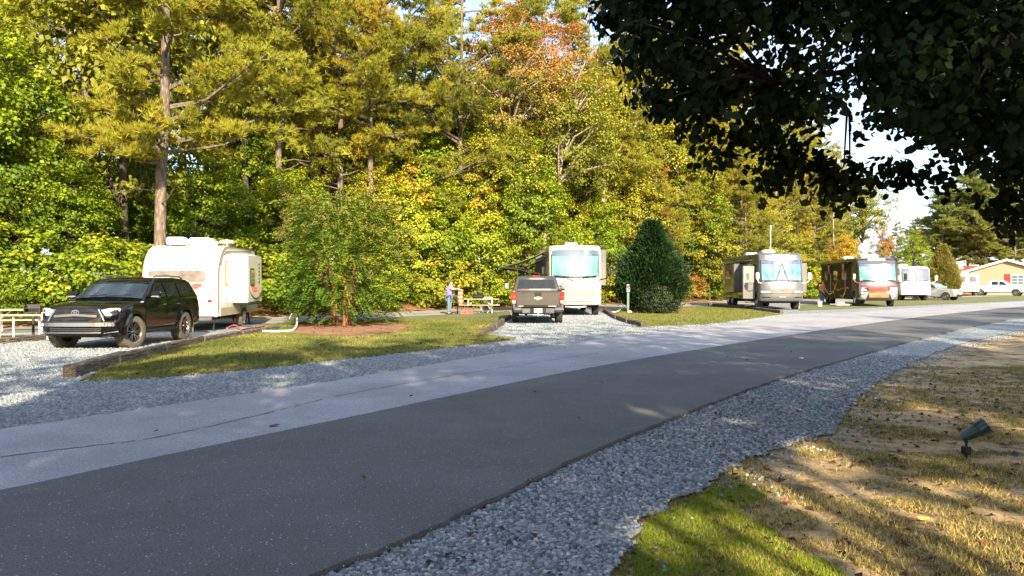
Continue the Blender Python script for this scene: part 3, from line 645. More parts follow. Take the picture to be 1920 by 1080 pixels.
        for i in range(8): lg.slab([pts0[i], pts0[i+1], pts1[i+1], pts1[i]], .008)
        lo_ = lg.build('lower_grille', plastic, t)
        l2_ = MB(); l2_.tube([fr(x, .43, .0, .06) for x in np.linspace(-.62,.62,9)], .016, 6); l2_.tube([fr(x, .49, .0, .05) for x in np.linspace(-.6,.6,9)], .006, 5); l2_.tube([fr(x,.535,0,.05) for x in np.linspace(-.6,.6,9)], .006, 5); l2_.build('lower_grille_bar', alu, lo_, 50)
        for s in (-1,1):
            hl = nose('headlight', [(s*.56,.955,.08),(s*.74,1.00,.09),(s*.90,1.00,.12),(s*.925,.96,.12),(s*.90,.85,.08),(s*.78,.825,.05),(s*.66,.82,.05)], clear, .022)
            for (a, z, r_) in ((.70,.90,.045),(.83,.915,.05)):
                k_ = MB(); k_.lathe([(-.05,r_*.3),(0,r_)], 14, Matrix.Translation(fr(s*a, z, .08, .035)) @ Matrix.Rotation(R(-90),4,'Z')); k_.build('lamp_reflector', chrome, hl, 40)
            fo = nose('fog_light', [(s*.67,.65,0),(s*.86,.65,0),(s*.88,.585,0),(s*.69,.585,0)], iron, .05, .012)
            k_ = MB(); k_.lathe([(-.03,.01),(0,.032)], 14, Matrix.Translation(fr(s*.80,.617,0,.09)) @ Matrix.Rotation(R(-90),4,'Z')); k_.build('fog_lamp', clear, fo, 40)
            sk = MB(); sk.tube([fr(s*.66,.415,0,.03), fr(s*.8,.435,0,.03), fr(s*.93,.45,0,.02)], .014, 6); sk.build('bumper_trim', chrome, t, 50)
        st = MB(); st.box((.42,1.58,1.36),(.14,.01,.06), rx=-.6); st.box((-.45,1.62,1.40),(.1,.01,.05), rx=-.6)
    else:
        m_ = MB(); m_.box((0,.05,.86),(.9,.06,.12)); m_.build('grille', chrome, t); m_ = MB(); m_.box((0,.02,.48),(1.1,.05,.14)); m_.build('lower_grille', plastic, t)
        for s in (-1,1):
            m_ = MB(); m_.slab([fn(Vector((s*.50,.04,.93))), fn(Vector((s*.84,.25,.99))), fn(Vector((s*.86,.25,.88))), fn(Vector((s*.55,.02,.83)))][::s], .03, back=.05); m_.build('headlight', clear, t)
        m_ = MB(); m_.box((0,-.005,.62),(.36,.02,.14)); m_.build('license_plate', plate, t)
    return t
suv = make_suv('black sport utility vehicle with chrome grille parked in front of the white trailer', (-10.2, 18.05, 0), R(-1.0), black, tyre=dusty_sunlit, steer=R(-14))

def make_pickup(label, loc, rz, paint, bump_m, name='pickup_truck', tow=True, group=None, wcol=None, emb=False):
    t = empty(name, label, 'pickup truck', loc, rz, group)
    L, W, H = 5.85, 2.03, 1.90; hw = W/2-.03; yf, yr = 1.0, 4.70; wr = .41; ar = wr+.085; zb = 1.26
    def hwf(z): return hw - .06*max(0,.8-z)**1.2 - max(0, z-zb)*.30
    def fn(v):
        x, y, z = v; u = abs(x)/hw; x *= hwf(z)/hw
        if y < 1: y += .14*u**3.5*(1-y)
        return Vector((x,y,z))
    A = lambda c: [(y,z) for y,z in reversed(arch(c, wr, ar, z0=.46))]
    front = [(.12,.46),(.03,.5),(0,.66),(0,1.05),(.05,1.14),(.3,1.20),(1.35,1.26),(1.5,zb),(3.98,zb),(3.98,.50),(3.9,.46)]
    mb = MB(); mb.prism(front + A(yf), hw, .05, mids=(-.85,-.5,0,.5,.85), fn=fn); recalc(mb.build('body', paint, t, 40))
    bed = [(4.03,.50),(4.03,1.30),(L-.06,1.30),(L-.05,1.25),(L-.04,.62),(L-.14,.60)] + A(yr)
    bd = MB()
    for s in (-1,1):      # bed sides, each a thick wall, plus front wall and floor: an open box
        q = MB(); q.prism(bed, .05, .02); 
        bd.add([Vector((v[0] + s*(hwf(v[2])-.05), v[1], v[2])) for v in q.v], q.f)
    bd.box((0,4.06,.98),(hw*2-.15,.06,.62)); bd.box((0,4.9,.70),(hw*2-.15,1.75,.06)); bd = recalc(bd.build('bed', paint, t, 40))
    for s in (-1,1): rl = MB(); rl.bbox((s*(hwf(1.3)-.05), 4.92, 1.31), (.13,1.78,.035), .012); rl.build('bed_rail_cap', plastic, bd, 40)
    cab = [(1.40,zb-.03),(2.18,1.78),(2.45,1.87),(3.1,1.90),(3.62,1.87),(3.74,1.80),(3.94,zb-.03)]
    mb = MB()
    def fc(v):
        v = fn(v); u = abs(v.x)/hw
        if v.z > 1.6: v.z -= .05*u**3
        return v
    mb.prism(cab, hw, .06, mids=(-.7,-.3,0,.3,.7), fn=fc); recalc(mb.build('cabin', paint, t, 40))
    mb = MB(); mb.box((0,2.9,.5),(1.1,5.2,.24)); mb.box((0,yr,.42),(1.4,.12,.14)); mb.lathe([(-.15,0),(-.13,.15),(.13,.15),(.15,0)],14,Matrix.Translation((0,yr,.42))); mb.box((.45,5.2,.38),(.09,.9,.09)); mb.box((0,L-.3,.47),(1.2,.1,.12)); mb.build('underbody', under, t)
    fl = lambda a, b, f: a+(b-a)*f
    w = MB(); w.slab([(-.80,1.50,zb+.06),(.80,1.50,zb+.06),(.66,2.14,1.74),(-.66,2.14,1.74)], .02, back=.03); w.build('windshield', glassb, t)
    w = MB(); a0 = (3.93,1.36); a1 = (3.76,1.72)
    w.slab([(.80,a0[0]-.03,a0[1]),(-.80,a0[0]-.03,a0[1]),(-.70,a1[0],a1[1]),(.70,a1[0],a1[1])], .02, back=.04); w.build('rear_window', glass, t)
    c = MB(); c.bbox((0,3.72,1.87),(.30,.05,.035),.01); c.build('brake_light', red_l, t)
    for s in (-1,1):
        for pts, dp in (([(1.95,zb+.06),(2.72,zb+.06),(2.70,1.74),(2.30,1.72)], [(1.62,zb-.01),(2.77,zb-.01),(2.77,.55),(1.62,.55)]), ([(2.84,zb+.06),(3.52,zb+.06),(3.48,1.74),(2.82,1.74)], [(2.79,zb-.01),(3.80,zb-.01),(3.80,.55),(2.79,.55)])):
            d = side_panel(t, 'door', dp, s, hwf, paint, .010, smooth=30); side_panel(d, 'window', pts, s, hwf, glass, .006, .004, smooth=30)
            hb = MB(); hb.bbox((s*(hwf(1.05)+.03), dp[1][0]-.16, 1.08), (.03,.17,.035), .01); hb.build('handle', chrome, d)
        arch_flare(t, yf, wr, ar-.01, hwf, s, paint, z0=.46); arch_flare(t, yr, wr, ar-.01, hwf, s, paint, z0=.46)
        m_ = MB(); xx = hw + (.24 if tow else .15); m_.bbox((s*xx, 1.86, zb+.18), (.22,.12,.30 if tow else .2), .03); m_.tube([(s*hw*.98,1.86,zb+.10),(s*xx,1.88,zb+.10)], .022, 6); m_.tube([(s*hw*.98,1.86,zb+.2),(s*xx,1.88,zb+.2)], .018, 6)
        mo = m_.build('mirror', plastic if tow else paint, t, 40)
        m_ = MB(); m_.box((s*xx,1.925,zb+.19),(.17,.008,.23 if tow else .15)); m_.build('mirror_glass', M('mirror glass', (.25,.35,.45), .05, .9), mo)
        tl = MB(); tl.bbox((s*(hw-.055), L-.06, 1.02), (.17,.13,.46), .02); tlo = tl.build('tail_light', red_l, t, 40)
        tl = MB(); tl.bbox((s*(hw-.055), L+.0, .86), (.13,.03,.11), .01); tl.build('reversing_lamp', M('pink lens', (.75,.45,.40), .15, coat=1), tlo, 40)
        tl = MB(); tl.bbox((s*(hw-.055), L+.0, 1.05), (.10,.03,.08), .01); tl.build('brake_lens', M('bright red lens', (.8,.06,.03), .1, coat=1), tlo, 40)
        hl = MB(); hl.bbox((s*.80,.06,1.0),(.36,.20,.24),.03); hl.build('headlight', clear, t, 40)
        wheel(t, s*(hw-.13), yf, wr, .27, s, alu if not tow else wcol or alu, spokes=6); wheel(t, s*(hw-.13), yr, wr, .27, s, alu if not tow else wcol or alu, spokes=6)
    g = MB(); g.box((0,.0,.98),(1.24,.05,.34)); g = g.build('grille', plastic, t); b = MB(); b.box((0,-.03,.98),(1.26,.03,.06)); b.box((0,-.03,1.12),(1.26,.03,.03)); b.build('grille_chrome_bar', chrome, g)
    b = MB(); b.bbox((0,-.02,.62),(W-.06,.22,.24),.05); b.build('front_bumper', chrome, t, 40)
    # tailgate with pressed panel, handle, emblem
    tg = MB(); tg.bbox((0,L-.035,.97),(1.68,.07,.63),.02); tg = tg.build('tailgate', paint, t, 40)
    q = MB(); q.bbox((0,L+.005,.93),(1.56,.02,.50),.012); q.bbox((0,L+.01,1.265),(1.62,.05,.05),.02); q.bbox((0,L+.005,.70),(1.6,.02,.07),.01); q.build('tailgate_panel', paint, tg, 40)
    q = MB(); q.bbox((0,L+.03,1.16),(.26,.03,.11),.01); q.build('handle', plastic, tg)
    z0 = 1.0; bow = [(-.13,-.02),(-.05,-.02),(-.045,-.05),(.05,-.05),(.055,-.02),(.14,-.02),(.12,.02),(.045,.02),(.04,.05),(-.055,.05),(-.06,.02),(-.14,.02)]
    q = MB(); q.slab([(x*1.15, L+.016, z0+z*1.15) for x, z in bow][::-1], .014); recalc(q.build('emblem', M('bowtie gold', (.62,.56,.42), .25, .4), tg))
    bdm = M('pale badge', (.55,.54,.5), .3, .8)
    for bx, bw in ((-.55,.32),(.66,.2)): q = MB(); q.box((bx,L+.018,.70),(bw,.004,.03)); q.build('badge', bdm, tg)
    rb = MB(); rb.bbox((0,L+.03,.52),(1.26,.20,.20),.03); rb.bbox((-.78,L+.02,.54),(.34,.2,.22),.05); rb.bbox((.78,L+.02,.54),(.34,.2,.22),.05); rb = rb.build('rear_bumper', bump_m, t, 40)
    q = MB(); 
    for s in (-1,1): q.bbox((s*.80,L+.05,.50),(.34,.18,.14),.04); q.box((s*.24,L+.135,.53),(.13,.01,.17))
    q.build('bumper_pad', plastic, rb, 40)
    q = MB(); q.box((0,L+.136,.53),(.30,.012,.16)); pl_ = q.build('license_plate', plate, t)
    text_part(pl_, 'BVR 4179' if emb else 'TKC 8026', .085, (0, L+.145, .53), (R(90),0,R(180)), darkpr)
    q = MB(); q.box((0,L+.05,.36),(.08,.3,.07)); q.lathe([(-.001,.001),(0,.03),(.03,.036),(.06,.025),(.07,0)],12,Matrix.Translation((0,L+.2,.39)) @ Matrix.Rotation(R(-90),4,'Y')); q.tube([(-.2,L,.36),(.2,L,.36)],.03,8); q.build('tow_hitch', alu, t, 40)
    return t
truck = make_pickup('grey brown crew cab pickup seen from behind with red tail lights beside tan motorhome', (1.0, 29.7+5.85, 0), R(180), bronze, silver, emb=True)
# ---------------------------------------------------------------- motorhomes and trailers
def make_motorhome(label, loc, rz, kind, L=10.5, W=2.52, H=3.45, group=None, up=cream, low=tan, side_m=None, glm=shade_gl, name='motorhome'):
    t = empty(name, label, 'motorhome', loc, rz, group); hw = W/2; f = MB
    zb = .52; zw = 1.86 if kind == 'tan' else 1.72; zt = 3.22 if kind == 'tan' else 2.88
    wh = .47
    def fn(v):
        x, y, z = v; u = abs(x)/hw
        if y < 1.2: y += .22*u**4*(1.2-y)
        if z > H-.35: z -= .05*u**3
        return Vector((x,y,z))
    yf, yr = 1.25, L-2.9
    front = [(.10,zb),(.02,zb+.10),(.0,.80),(.03,1.35),(.10,zw),(.30,zt),(.42,H-.14),(.62,H-.03),(.9,H)]
    if kind == 'dark': front = [(.10,zb-.1),(.02,zb),(.0,.80),(.05,1.35),(.12,zw),(.40,zt),(.62,H-.18),(.95,H-.05),(1.4,H)]
    poly = front + [(L-.15,H),(L-.03,H-.10),(L,H-.3),(L,zb+.05),(L-.05,zb)] + [(y,z) for y,z in reversed(arch(yr, wh, wh+.10, z0=zb))] + [(y,z) for y,z in reversed(arch(yf, wh, wh+.10, z0=zb))]
    mb = MB(); mb.prism(poly, hw, .10, mids=(-.9,-.75,-.4,0,.4,.75,.9), fn=fn, steps=4)
    recalc(mb.build('body', up, t, 40))
    def yface(z):
        for (a, b) in zip(front, front[1:]):
            if a[1] <= z <= b[1]: return a[0] + (b[0]-a[0])*(z-a[1])/(b[1]-a[1]+1e-9)
        return front[-1][0]
    def face(name_, pts, mat, th=.02, par=t, sm=25, sub=8, back=.02):
        """pts: (x0,x1,z) rows, bottom to top, wrapped round the curved face"""
        mb = MB(); vs = []; n = sub+1; R_ = len(pts)
        for d in (th, -back):
            for (x0, x1, z) in pts:
                for i in range(n):
                    x = x0 + (x1-x0)*i/sub; v = fn(Vector((x, yface(z), z))); v.y -= d; vs.append(v)
        o_ = n*R_; fs = []
        for r_ in range(R_-1):
            for i in range(sub): fs.append((r_*n+i, r_*n+i+1, (r_+1)*n+i+1, (r_+1)*n+i)); fs.append((o_+r_*n+i, o_+(r_+1)*n+i, o_+(r_+1)*n+i+1, o_+r_*n+i+1))
        for i in range(sub): fs.append((i, o_+i, o_+i+1, i+1)); k = (R_-1)*n+i; fs.append((k, k+1, o_+k+1, o_+k))
        for r_ in range(R_-1):
            a = r_*n; b = a+n; fs.append((a, b, o_+b, o_+a)); a += sub; b += sub; fs.append((a, o_+a, o_+b, b))
        mb.add(vs, fs); return recalc(mb.build(name_, mat, par, sm))
    def rows(z0, z1, x0, x1, k=4, taper=0): return [(x0+taper*j/k, x1-taper*j/k, z0+(z1-z0)*j/k) for j in range(k+1)]
    # underneath
    mb = MB(); mb.box((0,L/2,.55),(W-.5,L-.8,.25)); mb.box((0,1.25,.45),(1.7,.14,.14)); mb.box((0,L-2.9,.45),(1.7,.16,.16)); mb.build('underbody', under, t)
    for s in (-1,1):
        wheel(t, s*(hw-.20), yf, wh, .28, s, alu, spokes=0, hole=.60); wheel(t, s*(hw-.20), yr, wh, .28, s, alu, spokes=0, hole=.60)
        if kind != 'tan': wheel(t, s*(hw-.20), yr+1.2, wh, .28, s, alu, spokes=0, hole=.60)
    # windshield
    fr_ = face('windshield_frame', rows(zw-.03, zt+.03, -hw+.09, hw-.09), plastic if kind != 'tan' else under, .008)
    if kind == 'tan':
        ws = face('windshield', rows(zw+.02, zt-.02, -hw+.13, hw-.13), glm, .022)
        face('sunshade_band', rows(zt-.34, zt-.03, -hw+.14, hw-.14), M('tinted glass band', (.07,.10,.13), .05, coat=1, var=.3, scale=2), .026, ws)
    else:
        for s in (-1,1):
            x0, x1 = (.015, hw-.13) if s > 0 else (-hw+.13, -.015)
            ws = face('windshield', rows(zw+.02, zt-.02, x0, x1), glm, .022)
            face('sunshade_band', rows(zt-.20, zt-.03, x0+.01, x1-.01, 2), M('tinted glass band', (.08,.09,.22), .05, coat=1, var=.3, scale=2), .026, ws)
    w = MB()
    def fp(x, z, d=.05): v = fn(Vector((x, yface(z), z))); return v - Vector((0,d,0))
    if kind == 'tan':
        for s in (-1,1): w.tube([fp(s*.10,zw-.16,.04), fp(s*.45,zw-.02,.08), fp(s*1.0,zw+.04,.07)], .016, 5); w.tube([fp(s*.12,zw+.0,.07), fp(s*1.05,zw+.08,.06)], .018, 5)
    elif kind == 'silver':
        for s in (-1,1): w.tube([fp(s*.42,zw-.12,.04), fp(s*.27,zw+.22,.08), fp(s*.10,zw+.6,.07)], .010, 5); w.tube([fp(s*.24,zw+.25,.07), fp(s*.04,zw+.95,.05)], .010, 5)
    else:
        for s in (-1,1): w.tube([fp(s*.10,zw-.10,.04), fp(s*.5,zw+.02,.08), fp(s*.95,zw+.06,.07)], .014, 5)
    w.build('wiper', plastic, t)
    # roof things
    r = MB(); r.bbox((0,3.4,H+.12),(.75,1.0,.26),.08); r.build('air_conditioner', white if kind != 'tan' else grey, t, 40)
    r = MB(); r.bbox((0,L-3,H+.12),(.75,1.0,.26),.08); r.build('air_conditioner', white, t, 40)
    r = MB(); r.bbox((-.5,5.2,H+.05),(.4,.4,.12),.03); r.bbox((.5,6.4,H+.05),(.4,.4,.12),.03); r.build('roof_vent', white, t, 40)
    for k in range(5 if kind == 'tan' else 3):
        x = (k-2)*.16 if kind == 'tan' else (k-1)*.5; q = MB(); q.bbox(tuple(fn(Vector((x, yface(H-.10), H-.07)))), (.07,.05,.035),.01); q.build('marker_light', amber, t)
    def side_sl(s, y0, y1, z0, z1, out, mat, win=True, m2=None):
        so_ = MB(); so_.bbox((s*(hw+out/2-.05), (y0+y1)/2, (z0+z1)/2), (out+.1, y1-y0, z1-z0), .03); so_ = so_.build('slide_out', mat, t, 40)
        q = MB(); q.bbox((s*(hw+out/2-.05), (y0+y1)/2, z1+.02), (out+.16, y1-y0+.1, .06), .02); q.build('slide_topper', plastic, so_)
        if win:
            q = MB(); q.bbox((s*(hw+out+.005), (y0+y1)/2, z0+.60*(z1-z0)), (.02, (y1-y0)*.45, .62), .008); wf = q.build('window_frame', plastic, so_)
            q = MB(); q.box((s*(hw+out+.020), (y0+y1)/2, z0+.60*(z1-z0)), (.008, (y1-y0)*.43, .56)); q.build('window', winl, so_)
        return so_
    def mirror(s, z, dx, mat, y=.05):
        q = MB(); q.bbox((s*(hw+dx), y-.1, z), (.19,.16,.42), .05); q.tube([(s*(hw-.1),y+.25,z-.42),(s*(hw+dx*.6),y,z-.36),(s*(hw+dx),y-.08,z-.2)], .028, 7); q.build('mirror', mat, t, 40)
    def win(s, y0, y1, z0, z1):
        q = MB(); q.bbox((s*(hw+.008),(y0+y1)/2,(z0+z1)/2),(.02,y1-y0,z1-z0),.008); wf = q.build('window', plastic, t)
        q = MB(); q.box((s*(hw+.022),(y0+y1)/2,(z0+z1)/2),(.008,y1-y0-.08,z1-z0-.08)); q.build('pane', winl, wf)
    if kind == 'tan':
        face('lower_mask', rows(.86, 1.28, -.92, .92, 3, -.06)[:] , M('tan grille recess', (.20,.18,.155), .5, var=.25, scale=3), .012)
        g = face('grille', rows(.66, .76, -.80, .80, 1, -.02), grey, .016)
        face('seam', rows(1.395, 1.425, -hw+.06, hw-.06, 1), plastic, .006)
        face('bumper', rows(zb+.02, .62, -hw+.06, hw-.06, 1), up, .05)
        for s in (-1,1):
            h_ = face('headlight', rows(.93, 1.13, s*.93 if s > 0 else -hw+.05, hw-.05 if s > 0 else -.93, 2), clear, .03)
            face('turn_signal', rows(.95, 1.16, (hw-.09) if s > 0 else -hw+.02, (hw-.02) if s > 0 else -hw+.09, 1), amber, .035, h_, sub=2)
            q = MB(); q.tube([fp(s*.98,zw-.05,.008), fp(s*1.06,1.55,.008), fp(s*1.0,1.42,.008)], .008, 5); q.build('body_seam', plastic, t)
            mirror(s, 2.16, .32, plastic, -.05)
        q = MB(); q.tube([(-.5,.08,.45),(0,.02,.42),(.5,.08,.45)], .035, 8); q.build('tow_bar', alu, t, 40)
        text_part(t, 'ROCAJAAR', .20, (.0, yface(1.60)-.035, 1.60), (R(90),0,0), gold, sx=1.25)
        side_sl(1, 2.6, 6.6, 1.45, 3.32, .52, pewter); side_sl(-1, 6.9, 9.3, 1.3, 3.2, .45, pewter)
        side_panel(t, 'stripe', [(1.4,.95),(L-.2,.95),(L-.2,1.4),(1.4,1.4)], 1, lambda z: hw, tan); side_panel(t, 'stripe', [(1.9,.95),(L-.2,.95),(L-.2,1.4),(1.9,1.4)], -1, lambda z: hw, tan)
        dr = side_panel(t, 'entry_door', [(2.6,.75),(3.3,.75),(3.3,2.7),(2.6,2.7)], -1, lambda z: hw, up, .02); 
        # awning: sloped fabric, roller and arms
        y0, y1, xo, zo, zi = 1.9, 6.6, -hw-2.35, 2.38, 3.22
        a = MB(); K = 6
        pts = [(-hw-.03 + (xo+hw+.03)*i/K, zi + (zo-zi)*i/K - .10*math.sin(math.pi*i/K)) for i in range(K+1)]
        vs = [(x,y,z+d) for d in (0,.012) for (x,z) in pts for y in (y0,y1)]; n_ = (K+1)*2
        fs = [(2*i,2*i+1,2*i+3,2*i+2) for i in range(K)] + [(n_+2*i,n_+2*i+2,n_+2*i+3,n_+2*i+1) for i in range(K)]
        fs += [(0,n_,n_+1,1)] + [(2*i,2*i+2,n_+2*i+2,n_+2*i) for i in range(K)] + [(2*i+1,n_+2*i+1,n_+2*i+3,2*i+3) for i in range(K)]
        a.add(vs, fs); aw = a.build('awning', awn, t, 40)
        q = MB(); q.tube([(xo,y0-.05,zo),(xo,y1+.05,zo)], .06, 10); q.build('awning_roller', plastic, aw, 50)
        for y in (y0,y1):
            q = MB(); q.tube([(-hw,y,1.95),(xo+.9,y,2.26),(xo,y,zo-.02)], .028, 6); q.tube([(-hw,y,2.9),(xo+.95,y,2.28)], .02, 6); q.tube([(xo,y,zo),(xo+1.15,y,zo-.06)], .03, 6); q.build('awning_arm', plastic, aw)
    elif kind == 'silver':
        for s in (-1,1): side_panel(t, 'side_panel', [(1.9,.62),(L-.25,.62),(L-.25,H-.3),(1.9,H-.3)], s, lambda z: hw, mirrorp, .012)
        face('hood_panel', rows(.98, 1.48, -.72, .72, 3), pewter, .014)
        face('seam', rows(.955, .97, -hw+.06, hw-.06, 1), plastic, .006); face('seam', rows(zw-.06, zw-.03, -hw+.04, hw-.04, 1), plastic, .012)
        q = MB(); q.tube([fp(-.5,1.40,.03),fp(-.1,1.36,.03),fp(.3,1.26,.03),fp(.6,1.22,.03)], .014, 5); q.tube([fp(-.45,1.20,.03),fp(-.1,1.22,.03),fp(.12,1.15,.03),fp(-.1,1.16,.03)], .013, 5); q.tube([fp(.05,1.28,.03),fp(.35,1.18,.03),fp(.6,1.14,.03)], .010, 5); q.build('emblem', greypr, t, 50)
        for s in (-1,1):
            face('headlight', rows(1.02, 1.11, s*.70 if s > 0 else -hw+.06, hw-.06 if s > 0 else -.70, 2), clear, .03)
            face('fog_light', rows(.72, .77, .70 if s > 0 else -hw+.12, hw-.12 if s > 0 else -.70, 1), plastic, .02)
            mirror(s, 1.98, .22, white, -.05)
        face('license_plate', rows(.72, .80, -.2, .2, 1), chrome, .02, sub=2)
        side_sl(1, 1.9, 5.8, .98, 2.82, .72, pewter); so1 = side_sl(-1, 4.2, 7.0, .98, 2.82, .62, pewter)
        dv = MB(); dv.bbox((-hw-.42, 1.05, 1.62), (.74,.06,1.98), .03); dv = dv.build('open_door', silver, t, 40)
        q = MB(); q.box((-hw-.42, 1.015, 2.08), (.62,.02,.94)); q.build('window', winl, dv); q = MB(); q.bbox((-hw-.66, 1.0, 1.40),(.07,.05,.10),.01); q.build('handle', plastic, dv); q = MB(); q.box((-hw-.42,1.017,1.52),(.72,.006,.03)); q.build('trim', plastic, dv)
        side_panel(t, 'doorway', [(1.12,.75),(1.82,.75),(1.82,2.7),(1.12,2.7)], -1, lambda z: hw, under, .006)
        st = MB(); st.box((-hw-.25,1.45,.42),(.5,.6,.04)); st.box((-hw-.40,1.45,.24),(.5,.6,.04)); st.build('entry_step', iron, t)
        q = MB(); q.tube([(-hw-.04,2.2,2.98),(-hw-.10,L-.6,2.98)], .05, 8); q.tube([(-hw-.05,2.2,2.98),(-hw-.05,2.2,1.0)], .02, 6); q.tube([(-hw-.05,8.2,2.98),(-hw-.05,8.2,1.0)], .035, 6); q.build('folded_awning', alu, t, 40)
        q = MB(); q.tube([(.0,2.6,H),(.0,2.6,H+1.5)], .02, 5); q.tube([(0,2.6,H+1.45),(0,2.6,H+1.75)], .035, 6); q.build('antenna', white, t)
        for y0 in (8.0,): win(-1, y0, y0+.9, 1.6, 2.4)
        q = MB(); q.bbox((-hw-.9, 4.4, .32),(.9,2.6,.06),.02); 
        q = MB(); q.tube([(hw+.4,2.4,.98),(hw+.4,2.4,.02)], .04, 6); q.tube([(hw+.66,3.4,.98),(hw+.4,2.5,.1)], .03, 6); q.build('support_leg', greypr, t)
    elif kind == 'dark':
        for s in (-1,1):
            sp = side_panel(t, 'side_panel', [(1.9,.45),(L-.25,.45),(L-.25,H-.25),(1.9,H-.25)], s, lambda z: hw, brownp, .012)
            q = MB()
            for (a, b, c, d_, wv) in ((2.4,1.2,5.2,.5,.10),(5.0,1.7,8.2,.7,.08),(3.0,.9,7.5,1.5,.05),(6.0,.6,9.8,1.1,.06)):
                pts = [Vector((s*(hw+.014), a+(c-a)*k/10, b+(d_-b)*k/10+.18*math.sin(k*.8))) for k in range(11)]
                for p0, p1, k in zip(pts, pts[1:], range(10)): w_ = wv*math.sin(math.pi*(k+.7)/10.5); q.slab([p0-Vector((0,0,w_)), p1-Vector((0,0,w_)), p1+Vector((0,0,w_)), p0+Vector((0,0,w_))][::s], .004)
            q.build('swirl_stripe', coppr, sp)
        face('nose_panel', rows(1.0, 1.62, -hw+.08, hw-.08, 3), maroon, .014); face('nose_swirl', rows(1.42, 1.60, -hw+.16, hw-.16, 2, .1), pewter, .022)
        face('grille', rows(.62, .92, -.62, .62, 2), coppr, .03); face('chrome_bar', rows(.93, 1.0, -.66, .66, 1), chrome, .05); face('lower_bar', rows(.42, .50, -hw+.15, hw-.15, 1), chrome, .03)
        face('brow', rows(H-.42, H-.22, -hw+.10, hw-.10, 2), silver, .02)
        q = MB(); q.bbox((0, .62, H-.18), (1.1,.10,.12), .03); q.build('light_bar', white, t)
        for s in (-1,1):
            x0, x1 = (.66, hw-.05) if s > 0 else (-hw+.05, -.66)
            hl = face('headlight', [(x0+.16*s*(s>0), x1, .50) if s > 0 else (x0, x1-.16, .50), (x0, x1, .9), (x0-.04 if s > 0 else x0, x1 if s > 0 else x1+.04, 1.28)], chrome, .035)
            for z in (.66,.86,1.06): face('headlamp', rows(z, z+.10, x0+.14, x1-.12, 1), clear, .05, hl, sub=2)
            mirror(s, 2.0, .34, plastic if s > 0 else chrome, -.05)
            win(s, 3.0, 4.4, 1.75, 2.5); win(s, 5.6, 6.8, 1.75, 2.5); win(s, 8.6, 9.6, 1.75, 2.5)
        q = MB(); q.tube([(-hw-.10,2.0,H-.35),(-hw-.10,L-.8,H-.35)], .09, 10); q.build('folded_awning', brownp, t, 50)
        for y in (3.2,7.4):
            q = MB(); q.slab([(-hw-.15,y,2.95),(-hw-.15,y+.65,2.95),(-hw-.12,y+.3,2.2)], .02); q.build('awning_bracket', M('pinkish bracket', (.45,.27,.22), .5), t); q = MB(); q.tube([(-hw-.05,y+.1,2.3),(-hw-.05,y+.1,.9)], .035, 6); q.build('awning_arm', M('pinkish bracket', (.45,.27,.22), .5), t)
        q = MB(); q.lathe([(-.05,0),(-.03,.12),(.02,.26),(.09,.34),(.10,.335),(.03,.25),(-.02,.1)], 20, Matrix.Translation((-.45,2.0,H+.62)) @ Matrix.Rotation(R(80),4,'Z') @ Matrix.Rotation(R(-18),4,'Y')); q.tube([(-.45,2.05,H-.05),(-.45,2.05,H+.6)], .035, 6); q.build('satellite_dish', white, t, 40)
        q = MB(); q.lathe([(-.001,.28),(.02,.28),(.2,.22),(.27,.1),(.28,0)], 16, Matrix.Translation((.35,2.4,H)) @ Matrix.Rotation(R(-90),4,'Y')); q.build('satellite_dome', white, t, 40)
        side_sl(1, 2.4, 6.4, .9, 2.9, .6, brownp)
    else:
        face('bumper', rows(.55, .95, -hw+.04, hw-.04, 3), white, .05); g = face('grille', rows(1.0, 1.14, -.7, .7, 1), grey, .03); face('grille_slot', rows(.72,.76,-.6,.6,1), grey, .07)
        for s in (-1,1): face('headlight', rows(1.0, 1.14, .76 if s > 0 else -hw+.1, hw-.1 if s > 0 else -.76, 1), clear, .03); mirror(s, 2.0, .3, white, -.05); win(s, 3.0, 4.6, 1.7, 2.5)
        face('hood_curve', rows(1.28, 1.36, -hw+.12, hw-.12, 1), grey, .01)
    return t
mh1 = make_motorhome('tan and white motorhome with pale lettering and open awning behind the grey brown pickup', (3.05, 37.0, 0), 0, 'tan', up=M('pale motorhome paint', (.46,.42,.37), .3, coat=.6, var=.03, dirt=.15), low=tan)
mh2 = make_motorhome('silver motorhome with open entry door and tall antenna right of dark cypress', (15.75, 45.0, 0), R(-3.5), 'silver', L=10.6, H=3.38, up=silver, glm=shade_gl2)
mh3 = make_motorhome('dark brown motorhome with maroon nose and chrome headlights, satellite dish on roof', (24.3, 51.2, 0), R(-9.5), 'dark', L=11, H=3.32, up=M('dark pewter paint', (.035,.028,.03), .3, .2, coat=.4, var=.15))
mh4 = make_motorhome('plain white motorhome farthest right, half behind the dark brown motorhome', (35.6, 68, 0), R(-6), 'white', L=9, H=3.05, up=white, glm=M('grey reflective windshield', (.10,.12,.15), .06, coat=1, var=.3))

